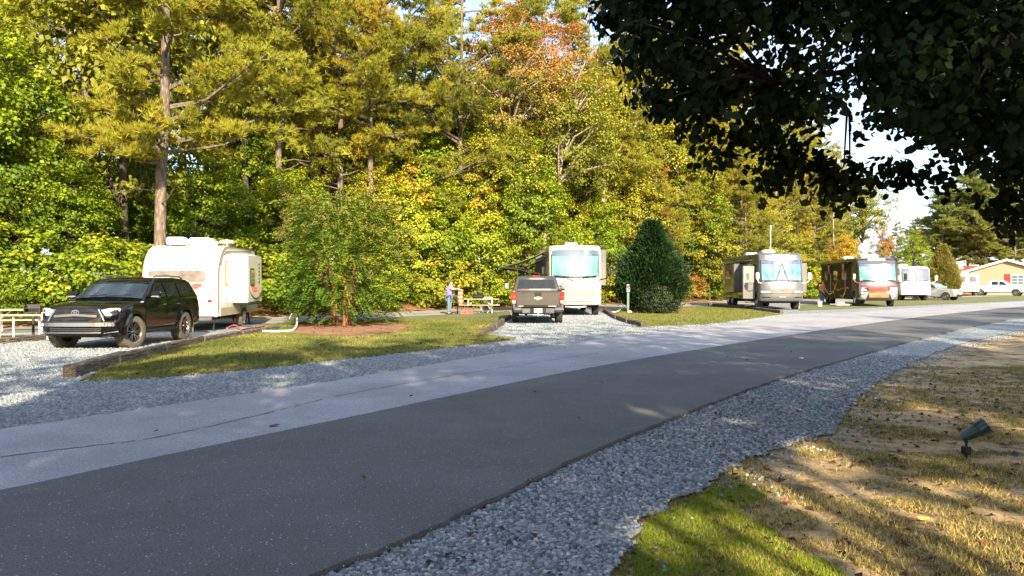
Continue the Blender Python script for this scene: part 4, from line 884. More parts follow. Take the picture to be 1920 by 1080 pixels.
# the small white travel trailer behind the SUV
def make_trailer():
    t = empty('travel_trailer', 'small white travel trailer with curved ends and brown window strip behind black vehicle', 'travel trailer', (-10.82, 25.2, 0), R(4.5))
    W, L, H = 2.38, 5.3, 2.86; hw = W/2; zb = .48
    n_ = 9
    prof = [(.06,zb),(0,zb+.12),(0,1.55)] + [(1.15-1.15*math.cos(a), 1.72+(H-1.72)*math.sin(a)) for a in np.linspace(.18, math.pi/2, n_)]
    prof += [(L-.85+.85*math.sin(a), 1.95+(H-1.95)*math.cos(a)) for a in np.linspace(0, math.pi/2-.1, n_)] + [(L,1.7),(L,zb+.12),(L-.06,zb)]
    yw = 3.1
    prof += [(y,z) for y,z in reversed(arch(yw, .35, .47, z0=zb))]
    mb = MB(); mb.prism(prof, hw, .06, mids=(-.5,0,.5), steps=4); recalc(mb.build('body', white, t, 40))
    # dark edging trims that follow the curved profile on both flanks
    for s in (-1,1):
        for off, m_ in ((.035, M('brown edge trim', (.16,.10,.07), .5)), (.20, M('brown edge trim', (.16,.10,.07), .5))):
            pts = []
            for (y, z) in prof[1:3+n_+1]:
                c = Vector((1.35, 1.6)); d = Vector((y,z)) - c; d = d*(1-off/d.length); pts.append((s*(hw+.006), c.x+d.x, c.y+d.y))
            if off > .1: pts = pts[4:]
            q = MB(); q.tube(pts, .016, 5); q.build('edge_trim', m_, t)
    q = MB()
    for s in (-1,1): q.box((s*(hw+.004), L/2+.1, .63), (.012, L-.4, .28))
    q.build('lower_skirt', cream, t)
    q = MB(); q.box((0,-.006,.70),(W-.16,.014,.36)); q.build('diamond_panel', M('cream stone guard', (.58,.50,.36), .5, var=.15, scale=30), t)
    # window strip across the end
    q = MB(); out = [(-.95,1.62),(.72,1.62),(.80,1.68),(.82,1.80),(.80,1.93),(.72,2.0),(-.95,2.0),(-1.0,1.95),(-1.0,1.67)]
    def endp(x, z): 
        for (a, b) in zip(prof, prof[1:]):
            if a[1] <= z <= b[1]: return Vector((x, a[0]+(b[0]-a[0])*(z-a[1])/(b[1]-a[1]+1e-9), z))
        return Vector((x, 0, z))
    vs = [endp(x,z)+Vector((0,-.015,.004)) for x,z in out]; q.slab(vs, .012, back=.03); recalc(q.build('end_window', M('brown window strip', (.17,.14,.12), .12, coat=1, var=.35, scale=4), t))
    # red badge under the window
    e = MB(); 
    for (cx, cz, a, b) in ((.46,1.49,.26,.055),(.56,1.55,.16,.04),(.42,1.42,.20,.035)):
        e.slab([(cx+a*math.cos(k*.3142*1.0*2), -.012, cz+b*math.sin(k*.3142*2)) for k in range(10)][::-1], .004)
    recalc(e.build('emblem', redpr, t))
    # right flank: window, slide-out, small marks
    q = MB(); q.bbox((hw+.01, 1.02, 1.92),(.03,.50,.86),.01); wf = q.build('window', M('yellowed frame', (.42,.36,.18), .5), t); q = MB(); q.box((hw+.03,1.08,1.92),(.01,.32,.74)); q.build('pane', winl, wf)
    sy0, sy1, so_ = 1.75, 3.75, .52; z0, z1 = .90, 2.60
    q = MB(); q.bbox((hw+so_/2-.03,(sy0+sy1)/2,(z0+z1)/2),(so_+.06,sy1-sy0,z1-z0),.03); s_o = q.build('slide_out', white, t, 40)
    q = MB(); q.bbox((hw+.30-.03,(sy0+sy1)/2,z0-.04),(so_+.02,sy1-sy0-.1,.07),.02); q.build('slide_floor', under, s_o)
    q = MB(); q.bbox((hw+so_+.012,2.35,1.80),(.03,.50,.62),.04); wf = q.build('window', plastic, s_o, 40); q = MB(); q.box((hw+so_+.03,2.35,1.80),(.01,.42,.54)); q.build('pane', winl, s_o)
    q = MB(); 
    q.tube([(hw+so_+.006, 2.0+1.75*k/8, 1.30-.28*math.sin(math.pi*k/8)**.8) for k in range(9)], [.004+.028*math.sin(math.pi*(k+.3)/8.6) for k in range(9)], 6); q.build('swoosh', darkpr, s_o)
    q = MB(); q.box((hw+so_+.004,3.55,1.18),(.006,.42,.10)); q.build('red_stripe', redpr, s_o)
    tx = text_part(s_o, 'r-pod', .30, (hw+so_+.006, 2.65, 1.38), (R(90),0,R(90)), redpr)
    q = MB()
    for k in range(6): q.box((hw+so_+.004, 3.35, 1.62+k*.13), (.006,.17,.065))
    q.build('vertical_lettering', darkpr, s_o)
    text_part(t, '179', .16, (hw+.008, .95, 1.02), (R(90),0,R(90)), greypr)
    # roof
    q = MB(); q.bbox((-.40,.95,H+.14),(.62,.5,.26),.06); q.build('roof_vent', white, t, 40)
    q = MB(); q.bbox((.12,2.0,H+.15),(.78,1.05,.30),.10); q.build('air_conditioner', white, t, 40)
    q = MB(); q.tube([(.65,3.0,H-.02),(.65,3.0,H+.22)], .04, 8); q.lathe([(-.0,0),(.0,.26),(.06,.28),(.11,.2),(.13,0)], 16, Matrix.Translation((.65,3.0,H+.18)) @ Matrix.Rotation(R(-90),4,'Y')); q.build('antenna_dome', white, t, 40)
    q = MB(); q.box((0,L/2,.42),(1.7,L-.3,.12)); q.box((0,L-1.5,.52),(1.3,.3,.3)); q.build('underbody', under, t)
    q = MB(); q.box((0,-.10,.42),(W-.3,.10,.09)); q.build('bumper', alu, t)
    for s in (-1,1): wheel(t, s*(hw-.06), yw, .35, .22, s, white, dusty_sunlit, spokes=0)
    for s in (-1,1): arch_flare(t, yw, .35, .46, lambda z: hw, s, cream, .05, .06, z0=.5, name='fender')
    for ja, jb in (((hw-.25,4.75,.48),(hw-.15,4.6,.04)),((hw-.2,.3,.48),(hw-.2,.25,.04))): q = MB(); q.tube([ja,jb], .033, 6); q.build('stabiliser_jack', plastic, t)
    for s in (-1,1):
        q = MB(); q.bbox((s*.95,-.015,1.0),(.14,.04,.08),.01); q.build('tail_light', red_l, t)
    q = MB(); q.tube([(-.6,L-.1,.45),(0,L+1.1,.45)],.05,6); q.tube([(.6,L-.1,.45),(0,L+1.1,.45)],.05,6); q.tube([(0,L+.9,.05),(0,L+.9,.75)],.04,6); q.build('hitch', iron, t)
    return t
trailer = make_trailer()

# far vehicles
cross = make_suv('silver crossover car parked in front of the yellowish cypress', tuple(P(1801, 563.5)), R(38), M('light silver paint', (.24,.25,.26), .3, .2, coat=.8), L=4.6, W=1.85, H=1.66, detail=False, wr=.35, rim=alu, cat='car', name='parked_car', gl=M('sky lit glass', (.16,.22,.25), .03))
wp = make_pickup('white crew cab pickup parked in front of the beige house', (61.3, 92.0, 0), R(48), wpaint, chrome, tow=False)
def far_trailer():
    t = empty('travel_trailer', 'cream travel trailer parked left of the white pickup near the beige house', 'travel trailer', (54.2, 92, 0), R(-24))
    prof = [(.1,.55),(0,.75),(0,2.3),(.2,2.5),(.5,2.7),(6.9,2.7),(7.2,2.5),(7.5,2.2),(7.45,.7),(7.3,.55)]
    q = MB(); q.prism(prof, 1.2, .08, steps=3); recalc(q.build('body', M('cream trailer skin', (.72,.68,.52), .4, var=.05), t, 40))
    q = MB(); q.box((0,-.01,1.0),(2.2,.02,.5)); q.build('lower_panel', white, t)
    for s in (-1,1):
        q = MB(); q.bbox((s*.55,-.015,2.0),(.62,.03,.6),.02); w = q.build('window', plastic, t); q = MB(); q.box((s*.55,-.035,2.0),(.52,.01,.5)); q.build('pane', winl, w)
        wheel(t, s*1.1, 3.6, .36, .24, s, white, spokes=0); wheel(t, s*1.1, 4.4, .36, .24, s, white, spokes=0)
    q = MB(); q.bbox((1.215,2.2,2.0),(.03,1.1,.6),.02); q.build('window', winl, t); q = MB(); q.bbox((1.215,5.6,1.7),(.03,.7,1.85),.02); q.build('entry_door', white, t)
    q = MB(); q.bbox((0,3.2,2.82),(.8,1.0,.28),.08); q.build('air_conditioner', white, t, 40); q = MB(); q.box((0,3.8,.5),(1.7,6.8,.16)); q.build('underbody', under, t)
far_trailer()
def wall_with_openings(par, name, x0, x1, prof, ops, y, th, mat):
    pass
# the beige gabled house at the right
def house():
    t = empty('beige_house', 'beige gabled house with white trim and red window shutters behind white pickup', 'house', (64.6, 101, 0), R(-33))
    w, hw_, he, hr, d = 9.6, 4.8, 3.1, 4.5, 15.0
    # gable wall laid as clapboards: real overlapping boards
    q = MB(); q.slab([(-hw_,0,0),(hw_,0,0),(hw_,0,he),(0,0,hr),(-hw_,0,he)], .12, back=0); recalc(q.build('gable_wall', siding, t))
    q = MB(); q.box((-hw_+.06,d/2,he/2),(.12,d-.3,he)); q.box((hw_-.06,d/2,he/2),(.12,d-.3,he)); q.box((0,d,he/2),(w-.3,.12,he)); q.build('side_wall', siding, t)
    k = 0; z = .25
    while z < hr-.15:
        half = hw_ if z < he-.1 else hw_ - (z-he+.1)/(hr-he)*(hw_-.3)
        bmb = MB(); bmb.box((0,-.135,0),(2,.03,.23), rx=.12)
        o = bmb.build('siding_board', siding, t); o.location = (0,0,z); o.scale = ((half-.2)/1.0,1,1); z += .245; k += 1
    for s in (-1,1):
        a = Vector((s*(hw_+.7), -.6, he-.28)); b = Vector((0,-.6,hr+.10)); 
        q = MB(); q.slab([a, b, b+Vector((0,d+1.2,0)), a+Vector((0,d+1.2,0))][::s], .14); recalc(q.build('roof', shingle, t))
        q = MB(); q.slab([a-Vector((0,.04,.16)), b-Vector((0,.04,.16)), b+Vector((0,-.04,.12)), a+Vector((0,-.04,.12))][::s], .05); recalc(q.build('fascia', trimw, t))
    for cx in (1.2,):
        q = MB(); q.box((cx,-.20,1.75),(1.5,.08,1.9)); f = q.build('window', trimw, t)
        q = MB(); q.box((cx,-.25,1.75),(1.25,.03,1.65)); q.build('pane', winl, f); q = MB(); q.box((cx,-.27,1.75),(.06,.03,1.65)); [q.box((cx,-.27,1.75+z_),(1.25,.03,.05)) for z_ in (-.4,0,.4)]; q.build('muntin', trimw, f)
        for s in (-1,1): 
            q = MB(); q.box((cx+s*1.1,-.19,1.75),(.62,.07,1.95)); [q.box((cx+s*1.1,-.235,.95+.16*j),(.5,.02,.07)) for j in range(11)]; q.build('shutter', shutter, t)
house()
def red_building():
    t = empty('red_roofed_building', 'low building with a red metal roof behind the yellowish cypress', 'building', (66, 118, 0), R(0))
    q = MB(); q.box((0,4,1.2),(17,7,2.4)); q.build('wall', M('pale wall', (.6,.58,.52), .8), t)
    for k in range(34):
        q = MB(); q.slab([(-8.5+k*.5, -.4, 2.35), (-8.0+k*.5, -.4, 2.35), (-8.0+k*.5, 4, 4.2), (-8.5+k*.5, 4, 4.2)], .05) if k == 0 else None
        if k == 0: rp_ = q.build('roof_panel', redroof, t)
        else: c = rp_.copy(); COL.objects.link(c); c.location = (k*.5, 0, (k % 2)*.008)
    q = MB(); q.slab([(8.5,8.4,2.35),(-8.5,8.4,2.35),(-8.5,4,4.2),(8.5,4,4.2)], .05); q.build('roof', redroof, t)
    q = MB(); q.lathe([(0,.5),(.05,.5),(.3,.4),(.5,0)], 12, Matrix.Translation((3.8,2.5,3.75)) @ Matrix.Rotation(R(-90),4,'Y')); q.build('roof_dome', white, t, 40)
red_building()
# ---------------------------------------------------------------- site furniture and small things
def timber(a, b, w, h, label, group='landscape timbers edging the pads', seed=0, ends=None):
    a = Vector(a); b = Vector(b); d = b-a; L = d.length; r = random.Random(seed)
    mb = MB(); K = max(3, int(L/.35)); vs = []
    for i in range(K+1):
        y = L*i/K
        for (x, z) in ((-w/2,-.03),(w/2,-.03),(w/2,h*.86),(w*.40,h),(-w*.40,h),(-w/2,h*.86)):
            vs.append((x + r.uniform(-.008,.008), y + (r.uniform(-.02,.02) if i in (0,K) else 0), z + r.uniform(-.009,.007)))
    fs = [(i*6+k, i*6+(k+1)%6, i*6+6+(k+1)%6, i*6+6+k) for i in range(K) for k in range(6)] + [tuple(range(6)), tuple(reversed(range(K*6,K*6+6)))]
    mb.add(vs, fs); o = recalc(mb.build('landscape_timber', b_wood)); o.location = (a.x, a.y, 0); o.rotation_euler = (0,0,math.atan2(-d.x, d.y))
    return tag(o, label, 'timber', group)
timber((-7.42,12.95), (-7.86,15.6), .20, .22, 'dark square-ended timber nearest the road by the black vehicle', seed=1)
timber((-7.70,15.05), (-8.02,17.7), .17, .20, 'second timber from the road beside the black vehicle, overlapping the first', seed=2)
timber((-8.02,17.8), (-8.30,20.6), .17, .19, 'weathered timber beside the rear wheel of the black vehicle', seed=3)
timber((-8.30,20.7), (-8.22,23.3), .17, .15, 'pale timber running from black vehicle to trailer side', seed=4)
timber((-8.20,23.4), (-7.95,26.2), .17, .14, 'last pale timber beside the travel trailer near the white hose', seed=5)
timber((-.92,23.6), (-.62,26.2), .17, .16, 'timber at the lawn corner nearest the road, left of pickup pad', seed=6)
timber((-.62,27.2), (-.40,29.2), .20, .20, 'short black timber left of the pickup rear wheel', seed=7)
timber((-.40,30.6), (-.1,34.6), .17, .16, 'timber half hidden behind the left side of the grey brown pickup', seed=8)
for i, (a, b, lb) in enumerate((((4.75,27.9),(4.62,30.4),'timber nearest the road on right edge of the pickup pad'),((4.62,30.7),(4.6,33.6),'second timber along right edge of the pickup pad'),((4.6,33.9),(4.75,37.2),'third timber along right edge of pad beside motorhome bumper'),((4.8,37.4),(5.1,42.5),'farthest timber on the right edge of motorhome pad'))):
    timber(a, b, .2, .17, lb, seed=20+i)
timber(tuple(P(1466,588)[:2]), tuple(P(1415,580.5)[:2]), .2, .16, 'timber with dark end in front of the silver motorhome', seed=31)
timber(tuple(P(1412,580)[:2]), tuple(P(1330,573)[:2]), .2, .16, 'long timber under the left side of silver motorhome', seed=32)
timber(tuple(P(-120,654)[:2]), tuple(P(10,643)[:2]), .2, .14, 'timber on the ground below the picnic table at the left frame edge', seed=33)
timber(tuple(P(10,643.5)[:2]), tuple(P(92,635)[:2]), .2, .14, 'timber left of the black vehicle, below the grill', seed=34)

def picnic_table(label, loc, rz, L=2.4, group='picnic tables'):
    t = empty('picnic_table', label, 'picnic table', loc, rz, group)
    for k in range(5):
        q = MB(); q.bbox((0, (k-2)*.15, .74), (L,.14,.04), .006); q.build('top_board', slat, t)
    for s in (-1,1):
        for k in (0,1): q = MB(); q.bbox((0, s*(.62+.13*k), .44), (L,.12,.04), .006); q.build('bench_board', slat, t)
    for s in (-1,1):
        q = MB(); x = s*(L/2-.38)
        q.tube([(x,-.72,.40),(x,-.30,.40),(x,.30,.40),(x,.72,.40)], .025, 7); q.tube([(x,-.30,.71),(x,-.34,.02),(x,-.42,.015)], .030, 8); q.tube([(x,.30,.71),(x,.34,.02),(x,.42,.015)], .030, 8); q.tube([(x,-.32,.71),(x,.32,.71)], .025, 7); q.tube([(x,0,.40),(x-s*.4,0,.70)], .02, 6)
        q.build('leg_frame', galv, t, 50)
    return t
t = empty('work_table', 'long narrow wooden table on white pipe legs at the left frame edge', 'table', (-14.3, 21.6, 0), R(6))
for k in range(3): q = MB(); q.bbox((0, (k-1)*.15, .69), (2.5,.14,.045), .006); q.build('top_board', slat, t)
for x, y in ((-1.0,0),(.03,-.1),(.40,-.1),(.98,.12),(1.2,.12)):
    q = MB(); q.tube([(x,y,.66),(x,y,.012)], .030, 8); q.lathe([(0,.05),(.02,.045),(.025,.03)], 10, Matrix.Translation((x,y,.004)) @ Matrix.Rotation(R(-90),4,'Y')); q.build('leg', galv, t, 50)
picnic_table('smaller picnic table farther back, seen between the white pipe legs of the long one', (-15.6, 24.6, 0), R(10), 2.2)
picnic_table('picnic table with dark top right of the person in purple', tuple(P(889, 590)+Vector((0.2,2.0,0))), R(5), 2.0)
def grill(label, loc, rz, group='pedestal grills', wd=.42):
    t = empty('pedestal_grill', label, 'grill', loc, rz, group)
    q = MB(); q.tube([(0,0,0),(0,0,.72)], .038, 8); q.build('post', iron, t, 50)
    q = MB(); q.box((0,0,.735),(wd,.36,.025)); q.box((0,.17,.85),(wd,.02,.23)); q.box((-wd/2,0,.83),(.02,.36,.2)); q.box((wd/2,0,.83),(.02,.36,.2)); q.build('firebox', iron, t)
    q = MB()
    for k in range(9): q.tube([(-wd/2, -.16+.04*k, .86),(wd/2, -.16+.04*k, .86)], .006, 5)
    q.build('grate', alu, t)
grill('black pedestal grill on a pale post left of the black vehicle', tuple(P(62, 633)), R(20), wd=.40)
grill('low pedestal grill between the person in purple and the fire ring', tuple(P(858, 588)), R(0), wd=.5)
q = MB(); 
for (c, d) in (((0,-.27,.15),(.66,.05,.30)),((0,.27,.15),(.66,.05,.30)),((-.31,0,.15),(.05,.49,.30)),((.31,0,.15),(.05,.49,.30)),((0,0,.04),(.56,.48,.02)),((0,-.30,.305),(.70,.05,.02))): q.box(c, d)
tag(q.build('fire_ring', rust, loc=tuple(P(876,589.5))), 'low square rusty steel fire ring on the lawn below the picnic table', 'fire ring')
def folding_chair(label, loc, rz):
    t = empty('lawn_chair', label, 'chair', loc, rz, 'white lawn chairs')
    q = MB()
    for s in (-1,1): q.tube([(s*.24,-.24,0),(s*.24,.2,.42)], .014, 5); q.tube([(s*.24,.26,0),(s*.24,-.2,.42)], .014, 5); q.tube([(s*.24,.18,.36),(s*.24,.32,.82)], .014, 5)
    q.tube([(-.24,.32,.82),(.24,.32,.82)], .014, 5); q.build('frame', white, t, 50)
    q = MB(); [q.box((0,-.16+.08*k_,.41),(.46,.03,.012)) for k_ in range(5)]; q.build('seat', white, t); q = MB(); [q.box((0,.22+.035*k_,.52+.09*k_),(.46,.012,.035)) for k_ in range(4)]; q.build('backrest', white, t)
folding_chair('small white tubular chair standing between the picnic table and the pickup', tuple(P(910,587)), R(-25))
q = MB(); q.bbox((0,0,.11),(.62,.4,.22),.07); q.bbox((.1,0,.25),(.3,.3,.14),.05); tag(q.build('cooler_bag', plastic, None, 40, loc=tuple(P(886,590)+Vector((.2,2.0,.762)))), 'dark soft bag lying on the picnic table right of the person', 'bag')

# hoses, dark sheet for a shade patch
def hose(label, pts, r, mat, name='hose', cat='hose'):
    pl = smooth_line3(pts, 8); q = MB(); q.tube(pl, r, 7); return tag(q.build(name, mat, None, 50), label, cat)
def smooth_line3(pts, k):
    p = [Vector(q) for q in pts]; n = len(p); out = []
    for i in range(n-1):
        p0 = p[max(i-1,0)]; p1 = p[i]; p2 = p[i+1]; p3 = p[min(i+2,n-1)]
        for j in range(k):
            t = j/k; out.append(.5*((2*p1) + (p2-p0)*t + (2*p0-5*p1+4*p2-p3)*t*t + (3*p1-p0-3*p2+p3)*t**3))
    return out + [p[-1]]
g = lambda x, y, z=.03: tuple(Vector((P(x,y).x, P(x,y).y, z+.02)))
hose('white sewer hose running over the lawn and looping up beside the mulch bed', [g(470,622),g(500,624),g(530,624),g(548,622),g(556,617,.12),g(556,612,.34),g(549,612,.46),g(543,613,.30)], .035, hosew)
hose('thin red hose lying under the trailer beside the wheel', [g(425,618),g(440,616,.1),g(452,619),g(470,617),g(488,614),g(500,613)], .022, M('red hose', (.5,.10,.10), .5))
hose('dark power cord lying on the timber beside the trailer', [g(452,622),g(470,618),g(485,617),g(500,612)], .015, plastic, 'power_cord', 'cord')
hose('pale water hose curling over the ground right of the tan motorhome', [g(1125,583),g(1140,586),g(1155,586.5),g(1168,582,.15),g(1166,578,.3),g(1158,577,.1)], .03, hosew)
m_ = MB(); m_.bbox((0,0,.02),(.9,.9,.025),.01); tag(m_.build('shade_sheet', shade_blue, loc=tuple(P(479,611)+Vector((0,0,.012))), rz=.2), 'small dark blue shade sheet on the ground right of the trailer wheel', 'mat')  # thin dark sheet painting the shade patch beside the trailer wheel
# posts
def post(label, loc, h, mat, cap=True, name='utility_post'):
    t = empty(name, label, 'post', loc); q = MB(); q.box((0,0,h/2),(.11,.11,h)); q.build('post', mat, t)
    if cap: q = MB(); q.bbox((0,-.02,h-.2),(.2,.16,.34),.02); q.build('outlet_box', grey, t); q = MB(); q.bbox((0,0,h+.02),(.15,.15,.05),.015); q.build('post_cap', white, t)
post('slim green utility post standing in front of the dark cypress', tuple(P(1177.5,586.5)), 1.45, greenm)
q = MB(); q.lathe([(0,.14),(.05,.14),(.12,.09),(.14,0)], 14, Matrix.Rotation(R(-90),4,'Y')); tag(q.build('ground_marker', white, loc=tuple(P(1181,587))), 'small white cap on the grass at the foot of the green post', 'marker')
post('short dark post at the left foot of the crape myrtle', tuple(P(591,612)), .75, b_wood, False)
# spotlight
def spotlight():
    c = P(1813, 853); t = empty('spotlight', 'green landscape spotlight on a stake, tilted up to the right', 'spotlight', tuple(c), 0)
    q = MB(); q.tube([(0,0,-.03),(0,0,.13)], .012, 8); q.bbox((0,0,.04),(.07,.07,.08),.01); q.build('stake', plastic, t, 40)
    d = Vector((.78,-.15,.52)).normalized(); Mx = Matrix.Translation((-.035,0,.155)) @ d.to_track_quat('X','Z').to_matrix().to_4x4()
    q = MB(); q.lathe([(-.01,0),(-.01,.03),(.02,.042),(.14,.064),(.145,.070),(.225,.074),(.235,.078),(.23,.066),(.19,.055),(.19,0)], 28, Mx); h = q.build('lamp_housing', teal, t, 35)
    q = MB(); q.lathe([(.196,.0),(.196,.056)], 24, Mx); q.build('lens', glass, h)
    q = MB(); q.lathe([(.140,.068),(.150,.0735),(.156,.070)], 24, Mx); q.build('ring', iron, h, 40)
    q = MB(); q.tube([(0,0,.11),(.0,0,.15),(.01,0,.17)], .016, 7); q.build('bracket', iron, t, 40)
spotlight()
def single_leaf(label, p, s, mat, rz=0, name='fallen_leaf', z=.02):
    mb = MB(); n = 12; r = random.Random(int(p.x*97)); rim = [(math.cos(a)*s*(.75+.35*math.cos(3*a)*r.uniform(.6,1)), math.sin(a)*s*.8, r.uniform(0,.35)*s) for a in [2*math.pi*i/n for i in range(n)]]
    vs = [(0,0,.02*s)] + rim + [(-s*1.5, s*.1, .01)]
    mb.add(vs, [(0,i+1,(i+1)%n+1) for i in range(n)] + [(0, n+1, n//2+1)])
    tag(mb.build(name, mat, None, loc=(p.x,p.y,z), rz=rz), label, 'leaf')
lf = lambda n_, c: M(n_, c, .6, var=.3, scale=40)
single_leaf('bright yellow fallen leaf on the sunlit sand', P(1735,972), .045, lf('yellow leaf', (.65,.55,.08)), .4, z=-.01)
single_leaf('red brown fallen leaf just left of the bright yellow one', P(1716,974), .045, lf('rust leaf', (.30,.09,.05)), 1.4, z=-.01)
single_leaf('small red fallen leaf on the straw near the moss', P(1476,941), .035, lf('red leaf', (.50,.06,.05)), .9, z=-.01)
single_leaf('pink brown leaf on the pale pavement, left foreground', P(512,804), .07, lf('pink leaf', (.30,.13,.13)), .2, z=.034)
single_leaf('small white scrap lying on the dark asphalt', P(1504,676), .06, white, .6, 'paper_scrap', .044)
single_leaf('orange leaf lying on the gravel verge beside the straw', P(1353,856), .05, lf('orange leaf', (.45,.18,.08)), .7, z=.02)

# ---------------------------------------------------------------- people
def skin_mesh(name, verts, edges, radii, mat, parent, levels=1, root=0):
    me = bpy.data.meshes.new(name); me.from_pydata(verts, edges, []); o = bpy.data.objects.new(name, me); COL.objects.link(o)
    sk = o.modifiers.new('s', 'SKIN'); sk.use_smooth_shade = True
    for v, r in zip(me.skin_vertices[0].data, radii): v.radius = r if hasattr(r, '__len__') else (r, r)
    me.skin_vertices[0].data[root].use_root = True
    sb = o.modifiers.new('b', 'SUBSURF'); sb.levels = levels; sb.render_levels = levels
    dg = bpy.context.evaluated_depsgraph_get(); nm = bpy.data.meshes.new_from_object(o.evaluated_get(dg)); o.modifiers.clear(); o.data = nm; nm.materials.clear(); nm.materials.append(mat)
    if parent: o.parent = parent
    return o
def person(label, loc, rz, J, top_m, leg_m, hair_m, hold=None, cap=None):
    """J: joints; the figure faces +x before rotation"""
    t = empty('person', label, 'person', loc, rz)
    V, E, Rr = [], [], []
    def add(p, r, par=None):
        V.append(p); Rr.append(r); 
        if par is not None: E.append((par, len(V)-1))
        return len(V)-1
    pel = add(J['pelvis'], (.12,.15)); ch = add(J['chest'], (.11,.16), pel); nk = add(J['neck'], (.055,.055), ch); hd = add(J['head0'], (.062,.062), nk); h2 = add(J['head'], (.095,.08), hd); add(J['crown'], (.06,.055), h2)
    fv = Vector(J['head']) + Vector((.088,0,-.012)); add(tuple(fv), (.014,.014), h2)      # nose
    for s, k in ((1,'l'),(-1,'r')):
        sh = add(J['sh_'+k], .062, ch); el = add(J['el_'+k], .042, sh); wr_ = add(J['wr_'+k], .028, el)
        d = (Vector(J['wr_'+k]) - Vector(J['el_'+k])).normalized(); side = Vector((0,1,0)) * s; dn = Vector((0,0,-1))
        pm = Vector(J['wr_'+k]) + d*.06; pa = add(tuple(pm), (.028,.018), wr_)
        for f, ln in zip((-1.5,-.5,.5,1.5), (.06,.075,.07,.055)):
            b = pm + side*f*.017 + d*.03; i1 = add(tuple(b), .0095, pa); i2 = add(tuple(b + d*ln*.6 + dn*.01), .009, i1); add(tuple(b + d*ln + dn*.035), .007, i2)
        th_ = pm - side*.035 - d*.01; i1 = add(tuple(th_), .011, pa); add(tuple(th_ + d*.045 + dn*.02), .008, i1)
        hp = add(J['hip_'+k], .085, pel); kn = add(J['kn_'+k], .06, hp); an = add(J['an_'+k], .04, kn); add(tuple(Vector(J['an_'+k]) + Vector((.13,0,-.05))), (.035,.028), an)
    skin_mesh('body', V, E, Rr, skin, t, 1)
    # shirt
    V2, E2, R2 = [], [], []
    def a2(p, r, par=None):
        V2.append(p); R2.append(r)
        if par is not None: E2.append((par, len(V2)-1))
        return len(V2)-1
    pc = Vector(J['pelvis']); cc = Vector(J['chest'])
    b0 = a2(tuple(pc + Vector((0,0,-.06))), (.155,.185)); b1 = a2(tuple(pc.lerp(cc,.45)), (.15,.175), b0); b2 = a2(tuple(cc), (.135,.19), b1); a2(tuple(Vector(J['neck'])-Vector((0,0,.03))), (.07,.075), b2)
    for k in 'lr':
        s0 = a2(J['sh_'+k], .082, b2); e0 = a2(tuple(Vector(J['sh_'+k]).lerp(Vector(J['el_'+k]), .9)), .062, s0)
    skin_mesh('shirt', V2, E2, R2, top_m, t, 1)
    V3, E3, R3 = [tuple(pc + Vector((0,0,-.02)))], [], [(.14,.17)]
    for k in 'lr':
        i = len(V3); V3 += [J['hip_'+k], J['kn_'+k], tuple(Vector(J['an_'+k]) + Vector((0,0,.01)))]; R3 += [.105, .078, .062]; E3 += [(0,i),(i,i+1),(i+1,i+2)]
    skin_mesh('jeans', V3, E3, R3, leg_m, t, 1)
    for k in 'lr':
        a = Vector(J['an_'+k]); q = MB(); q.bbox((a.x+.05, a.y, .05), (.29,.10,.10), .035); q.build('shoe', shoe, t, 40)
    hb = MB(); c = Vector(J['head']) + Vector((-.018,0,.045))
    vs = []; n1, n2 = 12, 7
    for j in range(n2):
        ph = math.pi/2*j/(n2-1)*1.15
        for i in range(n1):
            th = 2*math.pi*i/n1; vs.append((c.x + .108*math.sin(ph)*math.cos(th), c.y + .088*math.sin(ph)*math.sin(th), c.z + .095*math.cos(ph)))
    hb.add(vs, [(j*n1+i, j*n1+(i+1)%n1, (j+1)*n1+(i+1)%n1, (j+1)*n1+i) for j in range(n2-1) for i in range(n1)]); hb.build('hair', hair_m, t, 80)
    fc = MB(); h = Vector(J['head'])
    for s in (-1,1): fc.box(tuple(h + Vector((.082, s*.032, .012))), (.012,.022,.010))
    fc.box(tuple(h + Vector((.082,0,-.052))), (.010,.045,.008)); fc.build('face_detail', darkpr, t)
    er = MB(); 
    for s in (-1,1): er.bbox(tuple(h + Vector((-.005, s*.083, -.005))), (.035,.018,.06), .008)
    er.build('ear', skin, t, 40)
    return t
J1 = dict(pelvis=(0,0,.92), chest=(.02,0,1.30), neck=(.06,0,1.47), head0=(.09,0,1.53), head=(.11,0,1.61), crown=(.10,0,1.68),
    sh_l=(.03,.19,1.40), el_l=(.22,.22,1.24), wr_l=(.42,.12,1.32), sh_r=(.03,-.19,1.40), el_r=(.24,-.22,1.26), wr_r=(.44,-.12,1.30),
    hip_l=(0,.10,.86), kn_l=(.04,.11,.48), an_l=(-.02,.11,.09), hip_r=(0,-.10,.86), kn_r=(.02,-.11,.48), an_r=(.0,-.12,.09))
pp = P(842, 590)
person('person in a purple shirt and blue jeans holding up an orange cloth', (pp.x, pp.y, 0), R(-12), J1, purple, jean, hairm)
mb = MB(); K, Q = 8, 10; vs = []
for j in range(Q+1):
    for i in range(K+1):
        u = i/K; v = j/Q; vs.append((.42+.34*u+.03*math.sin(v*7+u*3), .10-.20*u + .05*math.sin(u*9+v*2), 1.30-.06*u - v*(.80+.05*math.sin(u*8))))
n_ = len(vs); vs += [(a+.0, b+.012, c) for a, b, c in vs]; W_ = K+1
fs = [(j*W_+i, j*W_+i+1, (j+1)*W_+i+1, (j+1)*W_+i) for j in range(Q) for i in range(K)]; fs += [tuple(n_+k for k in reversed(f)) for f in fs]
for i in range(K): fs += [(i+1, i, n_+i, n_+i+1), (Q*W_+i, Q*W_+i+1, n_+Q*W_+i+1, n_+Q*W_+i)]
